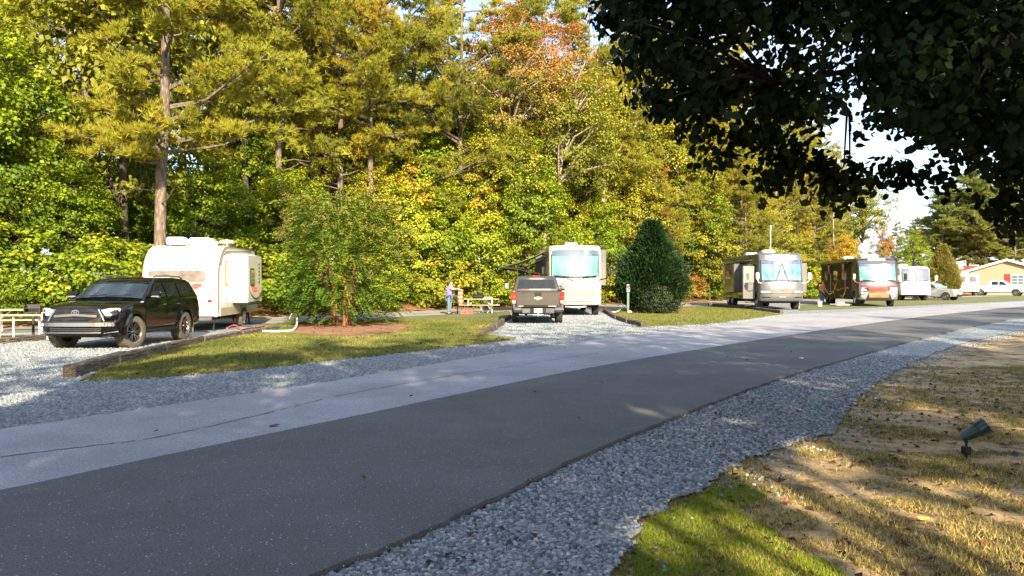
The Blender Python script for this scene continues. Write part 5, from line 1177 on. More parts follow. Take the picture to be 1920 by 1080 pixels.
for j in range(Q): fs += [(j*W_, (j+1)*W_, n_+(j+1)*W_, n_+j*W_), ((j+1)*W_+K, j*W_+K, n_+j*W_+K, n_+(j+1)*W_+K)]
mb.add(vs, fs)
mcl, n, l, b = new_mat('orange patterned cloth'); wv = n.new('ShaderNodeTexWave'); wv.inputs['Scale'].default_value = 1.6; wv.bands_direction = 'Z'; tcc = n.new('ShaderNodeTexCoord'); l.new(tcc.outputs['Object'], wv.inputs['Vector'])
l.new(ramp(n, l, wv.outputs['Fac'], [(.3,(.62,.16,.06)),(.75,(.70,.27,.12)),(.92,(.75,.62,.5))]).outputs['Color'], b.inputs['Base Color']); b.inputs['Roughness'].default_value = .9
tag(mb.build('cloth', mcl, None, 60, loc=(pp.x, pp.y, 0), rz=R(-12)), 'orange patterned cloth hanging from the hands of the person in purple', 'cloth')
J2 = dict(J1); J2.update(wr_l=(.18,.24,1.02), el_l=(.04,.25,1.16), el_r=(.04,-.25,1.14), wr_r=(.2,-.2,.98))
p2 = P(1541, 571.0)
person('person in an orange shirt standing left of the dark brown motorhome', (p2.x, p2.y, 0), R(-60), J2, orange, jean, hairm)
q = MB(); q.lathe([(0,0),(0,.14),(.34,.16),(.36,.165),(.36,0)], 14, Matrix.Rotation(R(-90),4,'Y')); tag(q.build('bucket', white, None, 40, loc=tuple(P(1537,574.5))), 'white bucket on the grass left of dark brown motorhome', 'bucket')
q = MB(); q.bbox((0,0,.10),(1.3,.7,.10),.03); q.bbox((0,.1,.2),(.5,.4,.16),.04); tag(q.build('folded_mat', M('pale mat', (.5,.47,.4), .8), loc=tuple(P(1577,574)), rz=.3), 'pale folded mat beside the dark brown motorhome', 'mat')
q = MB(); q.lathe([(0,0),(0,.16),(.08,.2),(.2,.17),(.26,.06),(.27,0)], 14, Matrix.Rotation(R(-90),4,'Y')); tag(q.build('white_bin', white, None, 40, loc=tuple(P(1335,573.5))), 'small round white bin at the far left foot of silver motorhome', 'bin')
# ---------------------------------------------------------------- trees
def rvec(r, n): return unit(r.normal(0,1,(n,3)))
def leaf_cloud(r, centers, rad, per, L, flat=.65, up=.55, outw=.5, tint_c=None, tsd=.12, mid=None, W=.78):
    """leaves in loose clumps; centers (k,3)"""
    k = len(centers); idx = np.repeat(np.arange(k), per); n = len(idx)
    rr = (rad[idx] if hasattr(rad, '__len__') else np.full(n, rad))
    off = rvec(r, n)*(r.random(n)**.45)[:,None]*rr[:,None]; off[:,2] *= flat
    C = centers[idx] + off
    m = np.array(mid) if mid is not None else centers.mean(0)
    out = unit(C - m)*outw + unit(off)*.45
    N = unit(out + np.array([0,0,up]) + r.normal(0,.45,(n,3)))
    A = unit(off + r.normal(0,.6,(n,3)) - np.array([0,0,.4]))
    Ls = L*r.uniform(.7,1.25,n)
    tc_ = (tint_c if tint_c is not None else r.random(k)*.8+.1)[idx]
    return C, N, A, Ls, Ls*W, np.clip(tc_ + r.normal(0,tsd,n), 0, 1)
def lumpy_dirs(r, k, lobes=7):
    d = rvec(r, k); c = rvec(r, lobes); s = np.max(d @ c.T, axis=1); return d, .72 + .34*np.clip(s, 0, 1)**3
def make_broad(name, seed, H=12., base=.25, rx=3.2, clumps=200, per=75, L=.15, leafm=m_green, bark=b_dark, trunk_r=.16, lean=(0,0), crown_pow=.42, crad=.62, limbs=34, fork=False):
    r = np.random.default_rng(seed); zc = H*(base+1)/2; rz = H*(1-base)/2
    d, lump = lumpy_dirs(r, clumps); rad = r.random(clumps)**crown_pow*lump
    C = d*rad[:,None]*np.array([rx, rx, rz]); C[:,0:2] *= (1.12 - .42*np.clip(C[:,2:3]/rz, -1, 1)); C += np.array([lean[0], lean[1], zc])
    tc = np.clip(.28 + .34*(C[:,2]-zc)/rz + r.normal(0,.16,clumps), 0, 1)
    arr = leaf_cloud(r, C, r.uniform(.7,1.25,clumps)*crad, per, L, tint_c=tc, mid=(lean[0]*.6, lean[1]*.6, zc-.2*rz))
    V, F = leaf_geo(*arr[:5], .12); crown = np_mesh('crown', V, F, leafm, np.repeat(arr[5], 4))
    mb = MB(); top = Vector((lean[0], lean[1], H*.82))
    tp = [Vector((0,0,-.3))] + [Vector((lean[0]*f**1.4 + r.normal(0,.05), lean[1]*f**1.4 + r.normal(0,.05), H*.82*f)) for f in np.linspace(.05,1,10)]
    tr = [trunk_r*1.35] + [trunk_r*(1-.85*f) for f in np.linspace(.05,1,10)]; mb.tube(tp, tr, 9)
    def at_z(z):
        f = max(0, min(1, z/(H*.82))); i = min(9, max(1, int(round(f*9))+1)); return tp[i]
    for i in r.choice(clumps, min(limbs, clumps), replace=False):
        c = Vector(C[i]); zz = max(H*base*.55, c.z - ((c.x-lean[0])**2+(c.y-lean[1])**2)**.5*r.uniform(.6,1.1)); a = at_z(zz); a = Vector((a.x, a.y, a.z)); mlen = (c-a).length
        mid = a.lerp(c, .5) + Vector((r.normal(0,.08), r.normal(0,.08), .06))*mlen; q3 = a.lerp(c,.78) + Vector((r.normal(0,.06), r.normal(0,.06), .05))*mlen
        t0 = min(trunk_r*.5, .02+.02*mlen); mb.tube([a, mid, q3, c], [t0, t0*.65, t0*.4, .012], 5, cap=False)
    trunk = mb.build('trunk', bark, None, 60); return store(name, H, trunk, crown)
PROTO = {}
def store(name, H, *objs):
    PROTO[name] = (H, [(o.name.split('.')[0], o.data) for o in objs])
    for o in objs: bpy.data.objects.remove(o)
    return name
def needles(r, C, D, per, L, w):
    n = len(C)*per; c = np.repeat(C, per, 0); d = np.repeat(D, per, 0)
    dr = unit(d + r.normal(0,.62,(n,3))); ln = (L*r.uniform(.7,1.2,n))[:,None]; s = unit(np.cross(dr, r.normal(0,1,(n,3))))*w
    V = np.stack([c - s, c + s, c + dr*ln], 1).reshape(-1,3); return V, np.arange(3*n).reshape(-1,3)
def make_pine(name, seed, H=24., base=.35, spread=4.0, nb=48, tufts=150, per=13, L=.30, w=.020, leafm=m_needle, trunk_r=.21, custom=None, dead=0, droop=.0):
    r = np.random.default_rng(seed); mb = MB()
    bw = np.cumsum(r.normal(0,.055,(13,2)),0); bend = [Vector((bw[k][0], bw[k][1], 0)) for k in range(13)]
    tp = [Vector((0,0,-.3))] + [Vector((bend[k].x, bend[k].y, H*k/12)) for k in range(1,13)]; tr = [trunk_r*1.25] + [trunk_r*(1-.9*(k/12)**1.2) for k in range(1,13)]
    mb.tube(tp, tr, 10); Cs, Ds, Ts = [], [], []
    def at(z): f = z/H*12; i = max(0, min(11, int(f))); return tp[i].lerp(tp[i+1], f-i) if i else Vector((0,0,z))
    specs = []
    for i in range(nb):
        f = (i + r.random())/nb; z = H*(base + (1-base)*f**.9); prof = (1-f)**.75*(.55+.9*min(1, f*3.5+.2)); ln = spread*prof*r.uniform(.55,1.15)+.5
        specs.append((z, r.uniform(0,6.283), ln, r.uniform(-.05,.30)+.45*f, None))
    for c in (custom or []): specs.append(c)
    for (z, az, ln, rise, tt) in specs:
        a = at(z); dr = Vector((math.cos(az), math.sin(az), rise)); pts = [a]; p = a.copy()
        for k in range(4): 
            dd = (dr + Vector((r.normal(0,.14), r.normal(0,.14), r.normal(0,.10) + .10*k - droop*k))).normalized(); p = p + dd*ln/4; pts.append(p)
        t0 = min(.11, .025+.016*ln); mb.tube(pts, [t0,t0*.8,t0*.6,t0*.4,.012], 5, cap=False)
        nt = max(6, int(tufts*(ln/spread)*1.1)); tb = tt if tt is not None else np.clip(.42 + r.normal(0,.16), 0, .8)
        subs = []
        for k in range(int(3 + ln*1.9)):
            u = r.uniform(.30,1.0); i = min(3, int(u*4)); b = pts[i].lerp(pts[i+1], u*4-i); sd = Vector((r.normal(0,1), r.normal(0,1), r.normal(.25,.3))).normalized(); sl_ = ln*r.uniform(.14,.30)*(1.25-u*.4)+.15
            e = b + sd*sl_ + Vector((dr.x,dr.y,0)).normalized()*sl_*.5; mb.tube([b, b.lerp(e,.55)+Vector((0,0,.05)), e], [.02,.014,.006], 3, cap=False); subs.append((b, e))
        per_sub = max(2, nt//max(1,len(subs)))
        for (b, e) in subs:
            for k in range(per_sub):
                u = r.uniform(.25,1.1); q = b.lerp(e, u) + Vector((r.normal(0,.16), r.normal(0,.16), r.normal(.03,.07))); dd = (e-b).normalized()*.5 + Vector((0,0,.75)) + Vector((dr.x,dr.y,0))*.35
                Cs.append(q[:]); Ds.append(dd[:]); Ts.append(tb + r.normal(0,.07) + (.35 if r.random() < .035 else 0))
    for k in range(dead):      # bare broken stubs low on the trunk
        z = H*base*r.uniform(.35,1.05); a = at(z); az = r.uniform(0,6.283); l_ = r.uniform(.6,2.4); mb.tube([a, a+Vector((math.cos(az)*l_*.5, math.sin(az)*l_*.5, .12)), a+Vector((math.cos(az)*l_, math.sin(az)*l_, r.uniform(-.1,.5)))], [.04,.03,.01], 5, cap=False)
    Cs = np.array(Cs); Ds = unit(np.array(Ds)); Ts = np.clip(np.array(Ts), 0, 1); V, F = needles(r, Cs, Ds, per, L, w)
    crown = np_mesh('crown', V, F, leafm, np.repeat(Ts, per*3)); trunk = mb.build('trunk', b_pine, None, 60); return store(name, H, trunk, crown)
def put(proto, label, cat, name, px, Y, h, group=None, rz=None, mat=None, bark=None, wide=1.0, X=None, z=None, mapname=None):
    H, parts = PROTO[proto]; X = (px-960)/FPX*Y if X is None else X; s = h/H
    t = empty(name, label, cat, (X, Y, (ground_h(X, Y) if z is None else z)), rz if rz is not None else random.uniform(0,6.283), group); t.scale = (s*wide, s*wide, s)
    for nm, me in parts:
        nm = (mapname or {}).get(nm, nm); o = bpy.data.objects.new(nm, me); COL.objects.link(o); o.parent = t
        mm = mat if nm in ('crown','foliage') else bark
        if mm: o.material_slots[0].link = 'OBJECT'; o.material_slots[0].material = mm
    return t
make_broad('leafy1', 11, H=12, base=.12, rx=3.3, clumps=230, per=70, L=.17)
make_broad('leafy2', 12, H=12, base=.18, rx=3.0, clumps=190, per=75, L=.17, crown_pow=.35)
make_broad('leafy3', 13, H=16, base=.32, rx=3.6, clumps=210, per=75, L=.17, trunk_r=.2)
make_broad('airy', 14, H=20, base=.52, rx=3.9, clumps=260, per=52, L=.14, leafm=m_orange, bark=b_pale, crad=.58, limbs=60, trunk_r=.17)
make_broad('bush1', 15, H=3.2, base=.0, rx=2.0, clumps=90, per=70, L=.12, leafm=m_yellow, trunk_r=.04, crad=.42, limbs=20)
make_broad('bush2', 16, H=2.6, base=-.1, rx=1.9, clumps=70, per=70, L=.13, leafm=m_yellow, trunk_r=.04, crad=.45, limbs=16, crown_pow=.3)
make_broad('yellow1', 17, H=9, base=.08, rx=2.6, clumps=170, per=70, L=.17, leafm=m_yellow, trunk_r=.10, crad=.58)
make_broad('pale', 18, H=18, base=.42, rx=3.9, clumps=240, per=72, L=.16, leafm=m_olive, bark=b_pale, trunk_r=.20, lean=(3.4,.3), crad=.66, limbs=46)
make_pine('pine1', 21, nb=46, spread=4.2, dead=6); make_pine('pine2', 22, base=.28, nb=52, spread=4.4, dead=5); make_pine('pine3', 23, base=.42, nb=40, spread=3.8, dead=8)
make_pine('pine5', 27, H=17, base=.20, nb=64, spread=4.0, tufts=150, dead=0, trunk_r=.16, w=.03); make_pine('pine4', 24, H=22, base=.10, nb=60, spread=4.2, tufts=125, dead=2)
cust = [(7.2, .15, 5.2, .30, .35), (8.0, -.35, 5.6, .28, .40), (8.6, .5, 4.8, .22, .5), (6.8, -.1, 3.6, .05, .45), (7.9, 2.9, 3.6, .12, .45), (7.0, 3.5, 3.4, -.02, .5), (9.6, 2.6, 3.2, .2, .35), (6.4, 4.4, 2.6, -.02, .45), (6.9,-1.2,3.0,.0,.5),(8.4,-1.6,3.2,.10,.4),(9.8,-2.0,3.0,.15,.4),(10.6,-1.0,3.4,.2,.38),(12.2,-1.7,3.0,.2,.4), (9.3,0.0,4.4,.3,.35)]
make_pine('pineA', 25, H=24, base=.47, nb=22, spread=3.6, tufts=260, dead=5, custom=cust, trunk_r=.25, per=14)
cust = [(9.4, .2, 2.6, .25, .4), (9.0, 3.3, 2.4, .1, .45), (10.3, -.5, 2.6, .2, .4), (6.6, 3.6, 3.0, -.12, .95), (6.3, -2.4, 2.6, -.15, .95), (7.6, .3, 3.4, -.05, .45), (7.0,-.6,3.2,.02,.4)]
make_pine('pineB', 26, H=24, base=.50, nb=18, spread=3.2, tufts=240, dead=5, custom=cust, trunk_r=.22)
WOOD = 'trees of the wood behind the lane'
# trees that can be told apart
put('pineA', 'tall pine with thick sunlit trunk rising straight behind the white travel trailer', 'pine', 'pine_tree', 303, 31, 24, WOOD, rz=0)
put('pineB', 'tall pine with an orange brown dead branch, above the black vehicle', 'pine', 'pine_tree', 158, 36, 24.5, WOOD, rz=0)
put('airy', 'airy orange tree above the pickup, the reddest crown of the wood', 'tree', 'sweetgum_tree', 955, 52, 20.6, WOOD, mat=m_orange)
put('pale', 'olive tree with a pale trunk leaning right behind the tan motorhome', 'tree', 'leaning_tree', 1003, 52, 17.5, WOOD, rz=R(5))
put('pale', 'yellow olive tree with pale arching limbs above the tan motorhome roof', 'tree', 'leaning_tree', 1120, 58, 21, WOOD, rz=R(60))
AUTO = []       # (object, kind phrase, px, row phrase): labels written from what stands in front
def auto(o, kind, px, row): AUTO.append((o, kind, px, row))
def putA(proto, kind, cat, name, px, Y, h, row='front row', **k):
    o = put(proto, None, cat, name, px, Y, h, WOOD, **k); auto(o, kind, px, row); return o
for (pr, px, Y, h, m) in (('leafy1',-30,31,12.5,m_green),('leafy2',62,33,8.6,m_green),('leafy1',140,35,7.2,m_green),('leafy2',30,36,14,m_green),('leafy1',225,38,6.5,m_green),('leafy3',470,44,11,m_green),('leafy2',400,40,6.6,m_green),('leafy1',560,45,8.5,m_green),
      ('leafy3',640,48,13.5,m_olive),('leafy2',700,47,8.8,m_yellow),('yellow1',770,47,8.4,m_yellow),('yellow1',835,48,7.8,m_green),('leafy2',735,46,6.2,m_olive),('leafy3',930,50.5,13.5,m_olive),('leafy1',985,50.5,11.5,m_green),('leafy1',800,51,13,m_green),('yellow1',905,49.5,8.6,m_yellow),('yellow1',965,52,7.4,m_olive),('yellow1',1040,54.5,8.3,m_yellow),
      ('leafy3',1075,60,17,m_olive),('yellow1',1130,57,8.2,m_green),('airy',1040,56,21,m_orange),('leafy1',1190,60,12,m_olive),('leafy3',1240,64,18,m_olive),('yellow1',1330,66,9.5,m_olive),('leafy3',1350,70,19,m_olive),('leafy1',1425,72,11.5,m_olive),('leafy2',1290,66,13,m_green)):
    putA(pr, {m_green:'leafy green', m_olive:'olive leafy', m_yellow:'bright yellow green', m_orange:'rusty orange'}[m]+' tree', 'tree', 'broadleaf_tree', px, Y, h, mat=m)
for (pr, px, Y, h, m) in (('pine1',20,41,25,None),('pine2',430,43,25,None),('pine3',520,42,24,None),('pine2',585,46,24.5,None),('pine1',700,46,24,None),('pine4',770,50,21,None),('pine2',860,51,25,None),('pine1',1010,60,25,None),('pine2',1105,63,27.5,None),('pine4',1180,62,23,m_olive),('pine2',1270,66,25,None),('pine4',1320,68,22,None),
      ('pine1',1390,70,25,None),('pine4',1455,74,21,None),('pine2',1480,80,24,None),('pine4',1525,82,20,None),('pine4',1400,66,13,None),('pine4',1230,60,12,None)):
    putA(pr, 'yellow green pine', 'pine', 'pine_tree', px, Y, h, mat=m)
# right end of the wood
put('yellow1', 'golden yellow tree above the dark brown motorhome roof', 'tree', 'broadleaf_tree', 1590, 76, 6.4, mat=leafmat('golden leaves', [(0,(.32,.24,.02)),(.6,(.5,.33,.03)),(1,(.55,.28,.04))], .35))
put('leafy3', 'pale olive ragged tree at the right end of the wood against the sky', 'tree', 'broadleaf_tree', 1618, 92, 15.2, mat=m_olive)
put('airy', 'thin bare-topped tree with pale trunk between silver and dark motorhomes', 'tree', 'sweetgum_tree', 1562, 78, 16, mat=m_olive)
put('leafy2', 'small rust orange tree standing above the dark motorhome satellite dish', 'tree', 'broadleaf_tree', 1656, 98, 8.6, mat=m_orange, wide=.8)
put('leafy2', 'dark green round tree behind the plain white motorhome', 'tree', 'broadleaf_tree', 1712, 96, 7.8, mat=m_green, wide=1.1)
put('pine4', 'small distant pine left of the round dark green tree', 'pine', 'pine_tree', 1682, 125, 10.5, mat=m_needle_f)
put('leafy3', 'hazy distant olive tree against the sky between the two woods', 'tree', 'broadleaf_tree', 1722, 150, 13.5, mat=m_olive)
for i, (px, Y, h) in enumerate(((1765,128,13.5),(1785,136,17.5),(1812,130,19),(1838,126,18.5),(1872,130,17.5),(1905,122,17),(1945,124,16.5),(1985,128,17))):
    auto(put('pine5', None, 'pine', 'pine_tree', px, Y, h, 'pines behind the beige house', mat=m_needle_f, wide=1.25), 'green pine', px, 'in the far stand')
# the depth of the wood
rw = random.Random(5); K = 0
for di, (d, step) in enumerate(((13,5.0),(20,5.5),(29,6.5),(40,8))):
    x = -74 + di*2
    while x < 62:
        X = x + rw.uniform(-1.2,1.2); Y = lane_y(X) + d + rw.uniform(-2,2); px = 960 + X/Y*FPX; x += step
        if not -2600 < px < 1600 or Y < -4: continue
        h = rw.uniform(20,25.5) * (1 if px < 1350 else max(.62, 1-(px-1350)/700)); kind = rw.random()
        if kind < .5: o = put(rw.choice(['pine1','pine2','pine3']), None, 'pine', 'pine_tree', px, Y, h, WOOD, X=X); auto(o, 'deeper pine', px, 'row %s' % ('one two three four'.split()[di]))
        else: o = put(rw.choice(['leafy3','leafy3','leafy1']), None, 'tree', 'broadleaf_tree', px, Y, h*.85, WOOD, X=X, mat=rw.choice([m_green,m_olive,m_olive]), wide=.85); auto(o, 'deeper leafy tree', px, 'row %s' % ('one two three four'.split()[di]))
# low leafy growth under the tall trees, closing the view into the wood
for d, step in ((7.5,2.2),(12,2.4),(9,3.0),(16,3.6),(26,5),(48,5.5),(60,6.5)):
    x = -66
    while x < 70:
        X = x + rw.uniform(-.9,.9); Y = lane_y(X) + d + rw.uniform(-1.2,1.2); px = 960 + X/Y*FPX; x += step
        if not (-2600 if d in (9,16,26) else -150) < px < 1600 or Y < -4: continue
        h = rw.uniform(2.2,3.6) if d in (7.5,12) else rw.uniform(5.5,8.5) if d < 30 else rw.uniform(12,17)*(1 if px < 1300 else .75)
        o = put(rw.choice(['bush1','bush2'] if d in (7.5,12) else ['leafy1','leafy2']), None, 'bush' if d in (7.5,12) else 'tree', 'bush' if d in (7.5,12) else 'broadleaf_tree', px, Y, h, WOOD, X=X, mat=m_green if px < 480 else rw.choice([m_green,m_yellow,m_olive,m_orange]), wide=1.15); auto(o, 'low shaded bush' if d in (7.5,12) else 'small understory tree' if d < 30 else 'far leafy tree', px, 'layer %s' % {7.5:'one',12:'two',9:'one',16:'two',26:'three',48:'four',60:'five'}[d])
# thin bare trunks seen in the dark gaps at left
mb = MB(); mb.tube([(0,0,-.3),(.1,0,5),(.05,.1,11),(.2,0,17)], [.11,.09,.07,.03], 7)
for k in range(7): z = 6+k*1.5; a = k*2.4; mb.tube([(.08,0,z),(math.cos(a)*.8,math.sin(a)*.8,z+.7),(math.cos(a)*1.3,math.sin(a)*1.3,z+1.6)], [.03,.02,.006], 4, cap=False)
store('pole', 17, mb.build('trunk', b_pine, None, 60))
for px in (75,110,190,232,262,345,372,395,470,505,660,745,935,1065,1085,1215,1345,1495):
    Y = 37 + max(0, px)*.025 + rw.uniform(0,4); X = (px-960)/FPX*Y; Y = max(Y, lane_y(X)+6)
    auto(put('pole', None, 'tree', 'thin_tree', px, Y, rw.uniform(14,19), WOOD), 'thin bare tree', px, 'in a gap')
# undergrowth along the wood's edge
x = -30
while x < 40:
    X = x + rw.uniform(-.5,.5); Y = lane_y(X) + rw.uniform(4.2,6.0); px = 960 + X/Y*FPX; x += 1.9
    if -60 < px < 1560:
        h = rw.uniform(1.5,3.3); pr = rw.choice(['bush1','bush2']); m = m_green if px < 260 else rw.choice([m_yellow, m_olive, m_orange, m_green, m_yellow])
        o = put(pr, None, 'bush', 'bush', px, Y, h, 'bushes along the edge of the wood', X=X, mat=m, mapname={'crown':'foliage','trunk':'stem'}, wide=1.1); auto(o, {m_yellow:'yellow green bush', m_olive:'olive bush', m_green:'green bush', m_orange:'rusty bush'}[m], px, 'wood edge')
Z = [(-60,'beyond the left frame edge'),(45,'behind the long picnic table'),(130,'left above the black vehicle'),(260,'above the black vehicle roof'),(395,'behind the travel trailer roof'),(500,'behind the travel trailer slide-out'),(600,'left behind the crape myrtle'),(700,'straight behind the crape myrtle'),(790,'right behind the crape myrtle'),(870,'behind the person in purple'),(950,'between the person and the pickup'),(1030,'behind the pickup and awning'),(1150,'behind the tan motorhome'),(1300,'behind the dark cypress'),(1410,'above the silver motorhome side'),(1520,'above the silver motorhome front'),(1700,'above the dark motorhome'),(1845,'left above the beige house'),(9999,'at right above the beige house')]
grp = {}
for a in AUTO:
    z = next(t for lim, t in Z if a[2] < lim); grp.setdefault((a[1], z, a[3]), []).append(a)
ordw = ['first','second','third','fourth','fifth','sixth','seventh','eighth','ninth','tenth','eleventh','twelfth','thirteenth','fourteenth','fifteenth','sixteenth','seventeenth','eighteenth','nineteenth','twentieth']
for (kind, z, row), L_ in grp.items():
    L_.sort(key=lambda a: a[2])
    for i, a in enumerate(L_): a[0]['label'] = '%s %s, %s' % (kind, z, row) + ('' if len(L_) == 1 else ', %s from left' % ordw[i])

# --- cypress beside the motorhome, clipped shrub, yellowish cypress
def make_cypress(name, seed, H, rx, n, leafm, L=.16):
    r = np.random.default_rng(seed); k = n//14
    u = r.random(k)**.75; z = H*u; prof = (np.sin(np.clip((u+.10)/1.10,0,1)*math.pi)**.55)*np.where(u > .28, (1-(u-.28)/.74)**.85, 1.0); az = r.uniform(0,6.283,k)
    lob = np.where(r.random(k) < .10, 1.13, 1.0)*(.84 + .13*np.sin(az*4+u*11) + .09*np.sin(az*7-u*23) + r.normal(0,.07,k)); rad = rx*prof*lob*np.clip(r.random(k)**.35, .35, 1.08)
    C = np.stack([np.cos(az)*rad, np.sin(az)*rad, z+.05], 1); idx = np.repeat(np.arange(k), 14); m = len(idx)
    out = np.stack([np.cos(az), np.sin(az), np.full(k,.9)], 1)[idx]; A = unit(out + r.normal(0,.35,(m,3))); P_ = C[idx] + A*(r.random(m)**1.6*.62)[:,None] + r.normal(0,.06,(m,3)); P_[:,2] = np.maximum(P_[:,2], .05)
    N = unit(np.cross(A, r.normal(0,1,(m,3)))); Ls = L*r.uniform(.8,1.5,m); V, F = leaf_geo(P_, N, A, Ls, Ls*.38, .1)
    t = np.clip(.45 + .25*np.sin(az*3)[idx]*0 + r.normal(0,.2,k)[idx] + r.normal(0,.12,m), 0, 1)
    cr = np_mesh('foliage', V, F, leafm, np.repeat(t,4)); mb = MB(); mb.tube([(0,0,-.2),(0,0,H*.5),(0,0,H*.9)], [rx*.09,rx*.05,.02], 8)
    for j in range(60): i = r.integers(0,k); c = Vector(C[i]); mb.tube([(0,0,max(.1,c.z-c.xy.length*.9)), c*.6+Vector((0,0,c.z*.25)), c], [.03,.02,.006], 4, cap=False)
    return store(name, H, mb.build('trunk', b_dark, None, 60), cr)
make_cypress('cypress', 31, 4.8, 2.4, 60000, m_cyp)
put('cypress', 'large dark green conical cypress right of the tan motorhome', 'conifer', 'cypress_tree', 1222, 42.5, 4.55, rz=1, z=0)
put('cypress', 'yellowing cypress with pointed top behind the silver crossover car', 'conifer', 'cypress_tree', 1768, 78, 4.9, rz=2.5, mat=m_cypy, wide=.74, z=0)
make_broad('round', 33, H=1.6, base=-.25, rx=1.0, clumps=120, per=60, L=.07, leafm=m_cyp, trunk_r=.03, crad=.24, limbs=10, crown_pow=.2)
put('round', 'low rounded clipped shrub in front of the dark cypress', 'shrub', 'shrub', 1230, 39.6, 1.55, rz=0, z=0, mapname={'crown':'foliage','trunk':'stem'}, mat=leafmat('clipped shrub leaves', [(0,(.010,.022,.006)),(.6,(.028,.042,.010)),(1,(.06,.07,.02))], .15))
# --- crape myrtle: many stems, feathered fronds, brown seed heads
def make_myrtle():
    r = np.random.default_rng(41); mb = MB(); Cs, Ns, As, Ls, Ts = [], [], [], [], []
    stems = []
    for k in range(11):
        a = r.uniform(0,6.283); b = Vector((math.cos(a)*.28, math.sin(a)*.22, 0)); lean = r.uniform(.12,.42); h = r.uniform(2.3,3.4)
        pts = [b, b+Vector((math.cos(a)*lean*.5, math.sin(a)*lean*.5, h*.35)), b+Vector((math.cos(a)*lean*1.9, math.sin(a)*lean*1.9, h*.75)), b+Vector((math.cos(a)*lean*3.2, math.sin(a)*lean*3.2, h))]
        mb.tube(pts, [.075,.055,.035,.018], 7); stems.append(pts)
    n = 1700
    for i in range(n):
        u = r.random(); zc = .25 + 4.3*u**.85; prof = 2.25*math.sin(min(1,(u*.60+.22))*math.pi)**.5; a = r.uniform(0,6.283)
        rad = prof*r.random()**.35*(.88+.14*math.sin(3*a+2)); c = Vector((math.cos(a)*rad, math.sin(a)*rad, zc + r.normal(0,.1)))
        out = Vector((math.cos(a), math.sin(a), 0)); ln = r.uniform(.55,.95); up = r.uniform(.2,1.2) if u > .45 else r.uniform(-.3,.8)
        d0 = (out + Vector((0,0,up)) + Vector((r.normal(0,.3), r.normal(0,.3), 0))).normalized()
        tb = np.clip(.16 + .50*u + r.normal(0,.12), 0, .78); p = c.copy(); K = 11; side = d0.cross(Vector((0,0,1))); side = side.normalized() if side.length > .1 else Vector((1,0,0))
        if i % 3 == 0 and False: 
            s = stems[i % 11]; mb.tube([s[2], s[2].lerp(c,.6)+Vector((0,0,.15)), c, c+d0*ln*.5], [.014,.010,.007,.003], 3, cap=False)
        for k in range(K):
            f = k/(K-1); d = (d0 + Vector((0,0,-1.1*f*f))).normalized(); q = p + d*ln/K; 
            for s in (-1,1):
                A = (side*s + d*.5).normalized(); L_ = .135*(1-.45*abs(f-.45)); Cs.append((q + A*L_*.5)[:]); As.append(A[:]); nn = d.cross(A)*s; nn = nn if nn.z > 0 else -nn; Ns.append((nn + Vector((r.normal(0,.25), r.normal(0,.25), .2)))[:]); Ls.append(L_); Ts.append(np.clip(tb + r.normal(0,.05), 0, .82))
            p = q
        if u > .6 and r.random() < .22:      # seed head
            for k in range(26):
                o_ = Vector((r.normal(0,.07), r.normal(0,.07), r.uniform(-.02,.24))); Cs.append((p + o_)[:]); Ns.append(tuple(r.normal(0,1,3))); As.append(tuple(r.normal(0,1,3))); Ls.append(.05); Ts.append(r.uniform(.88,1))
    V, F = leaf_geo(np.array(Cs), unit(np.array(Ns)), unit(np.array(As)), np.array(Ls), np.array(Ls)*.5, .1)
    cr = np_mesh('foliage', V, F, m_myr, np.repeat(np.array(Ts),4)); return store('myrtle', 4.9, mb.build('trunk', b_red, None, 60), cr)
make_myrtle()
put('myrtle', 'big crape myrtle with feathery green leaves, brown seed heads and reddish trunk on mulch', 'shrub tree', 'crape_myrtle', 640, 28.8, 4.9, rz=.5, z=0)

# --- the overhanging tree at the right and the trees behind the camera; gaps let the sun through onto the ground where the photo shows it
GAPS = [([(1195,1010),(1250,965),(1330,930),(1400,960),(1330,1010),(1250,1060)],.9), ([(1400,1010),(1480,1000),(1560,1090),(1470,1150)],.9), ([(1470,825),(1545,830),(1640,885),(1560,900)],.999), ([(1370,872),(1480,885),(1620,918),(1740,942),(1960,968),(2060,1080),(1700,1015),(1560,970),(1430,932)],.999), ([(1700,895),(1960,925),(1960,950),(1700,915)],.9), ([(1480,1000),(1960,1020),(2100,1200),(1500,1200)],.995),
        ([(215,692),(430,640),(575,648),(520,655),(330,672)],.99), ([(620,648),(800,618),(870,628),(700,655)],.9), ([(-150,640),(90,640),(330,650),(230,684),(120,722),(-40,790),(-200,780)],.80), ([(1180,765),(1265,778),(1255,790),(1185,776)],.9), ([(1650,622),(1780,634),(1760,638),(1650,627)],.995), ([(1780,602),(1920,607),(1920,612),(1790,608)],.995), ([(1790,637),(1880,650),(1870,655),(1780,642)],.995),
        ([(440,614),(640,607),(640,640),(440,628)],.999), ([(760,600),(950,588),(960,605),(780,615)],.5)]
GAPS = [(np.array([tuple(P(*q)[:2]) for q in g_]), pr) for g_, pr in GAPS]
def sun_filter(C, r, near=False):
    k = C[:,2]/sdir.z; gx0 = C[:,0] - sdir.x*k; gy0 = C[:,1] - sdir.y*k; keep = np.ones(len(C), bool); gx, gy = gx0, gy0
    for poly, pr in GAPS:
        if near and poly[:,1].min() > 9: continue
        ins = in_poly(gx, gy, poly) | in_poly(gx+.07, gy, poly) | in_poly(gx-.07, gy, poly) | in_poly(gx, gy+.14, poly) | in_poly(gx, gy-.14, poly)
        keep &= ~(ins & (r.random(len(C)) < pr))
    # nothing but light above the vehicles: leave the sun path to the pads open
    keep &= ~((gx > -13) & (gx < -8.0) & (gy > 16.5) & (gy < 60)) 
    return keep
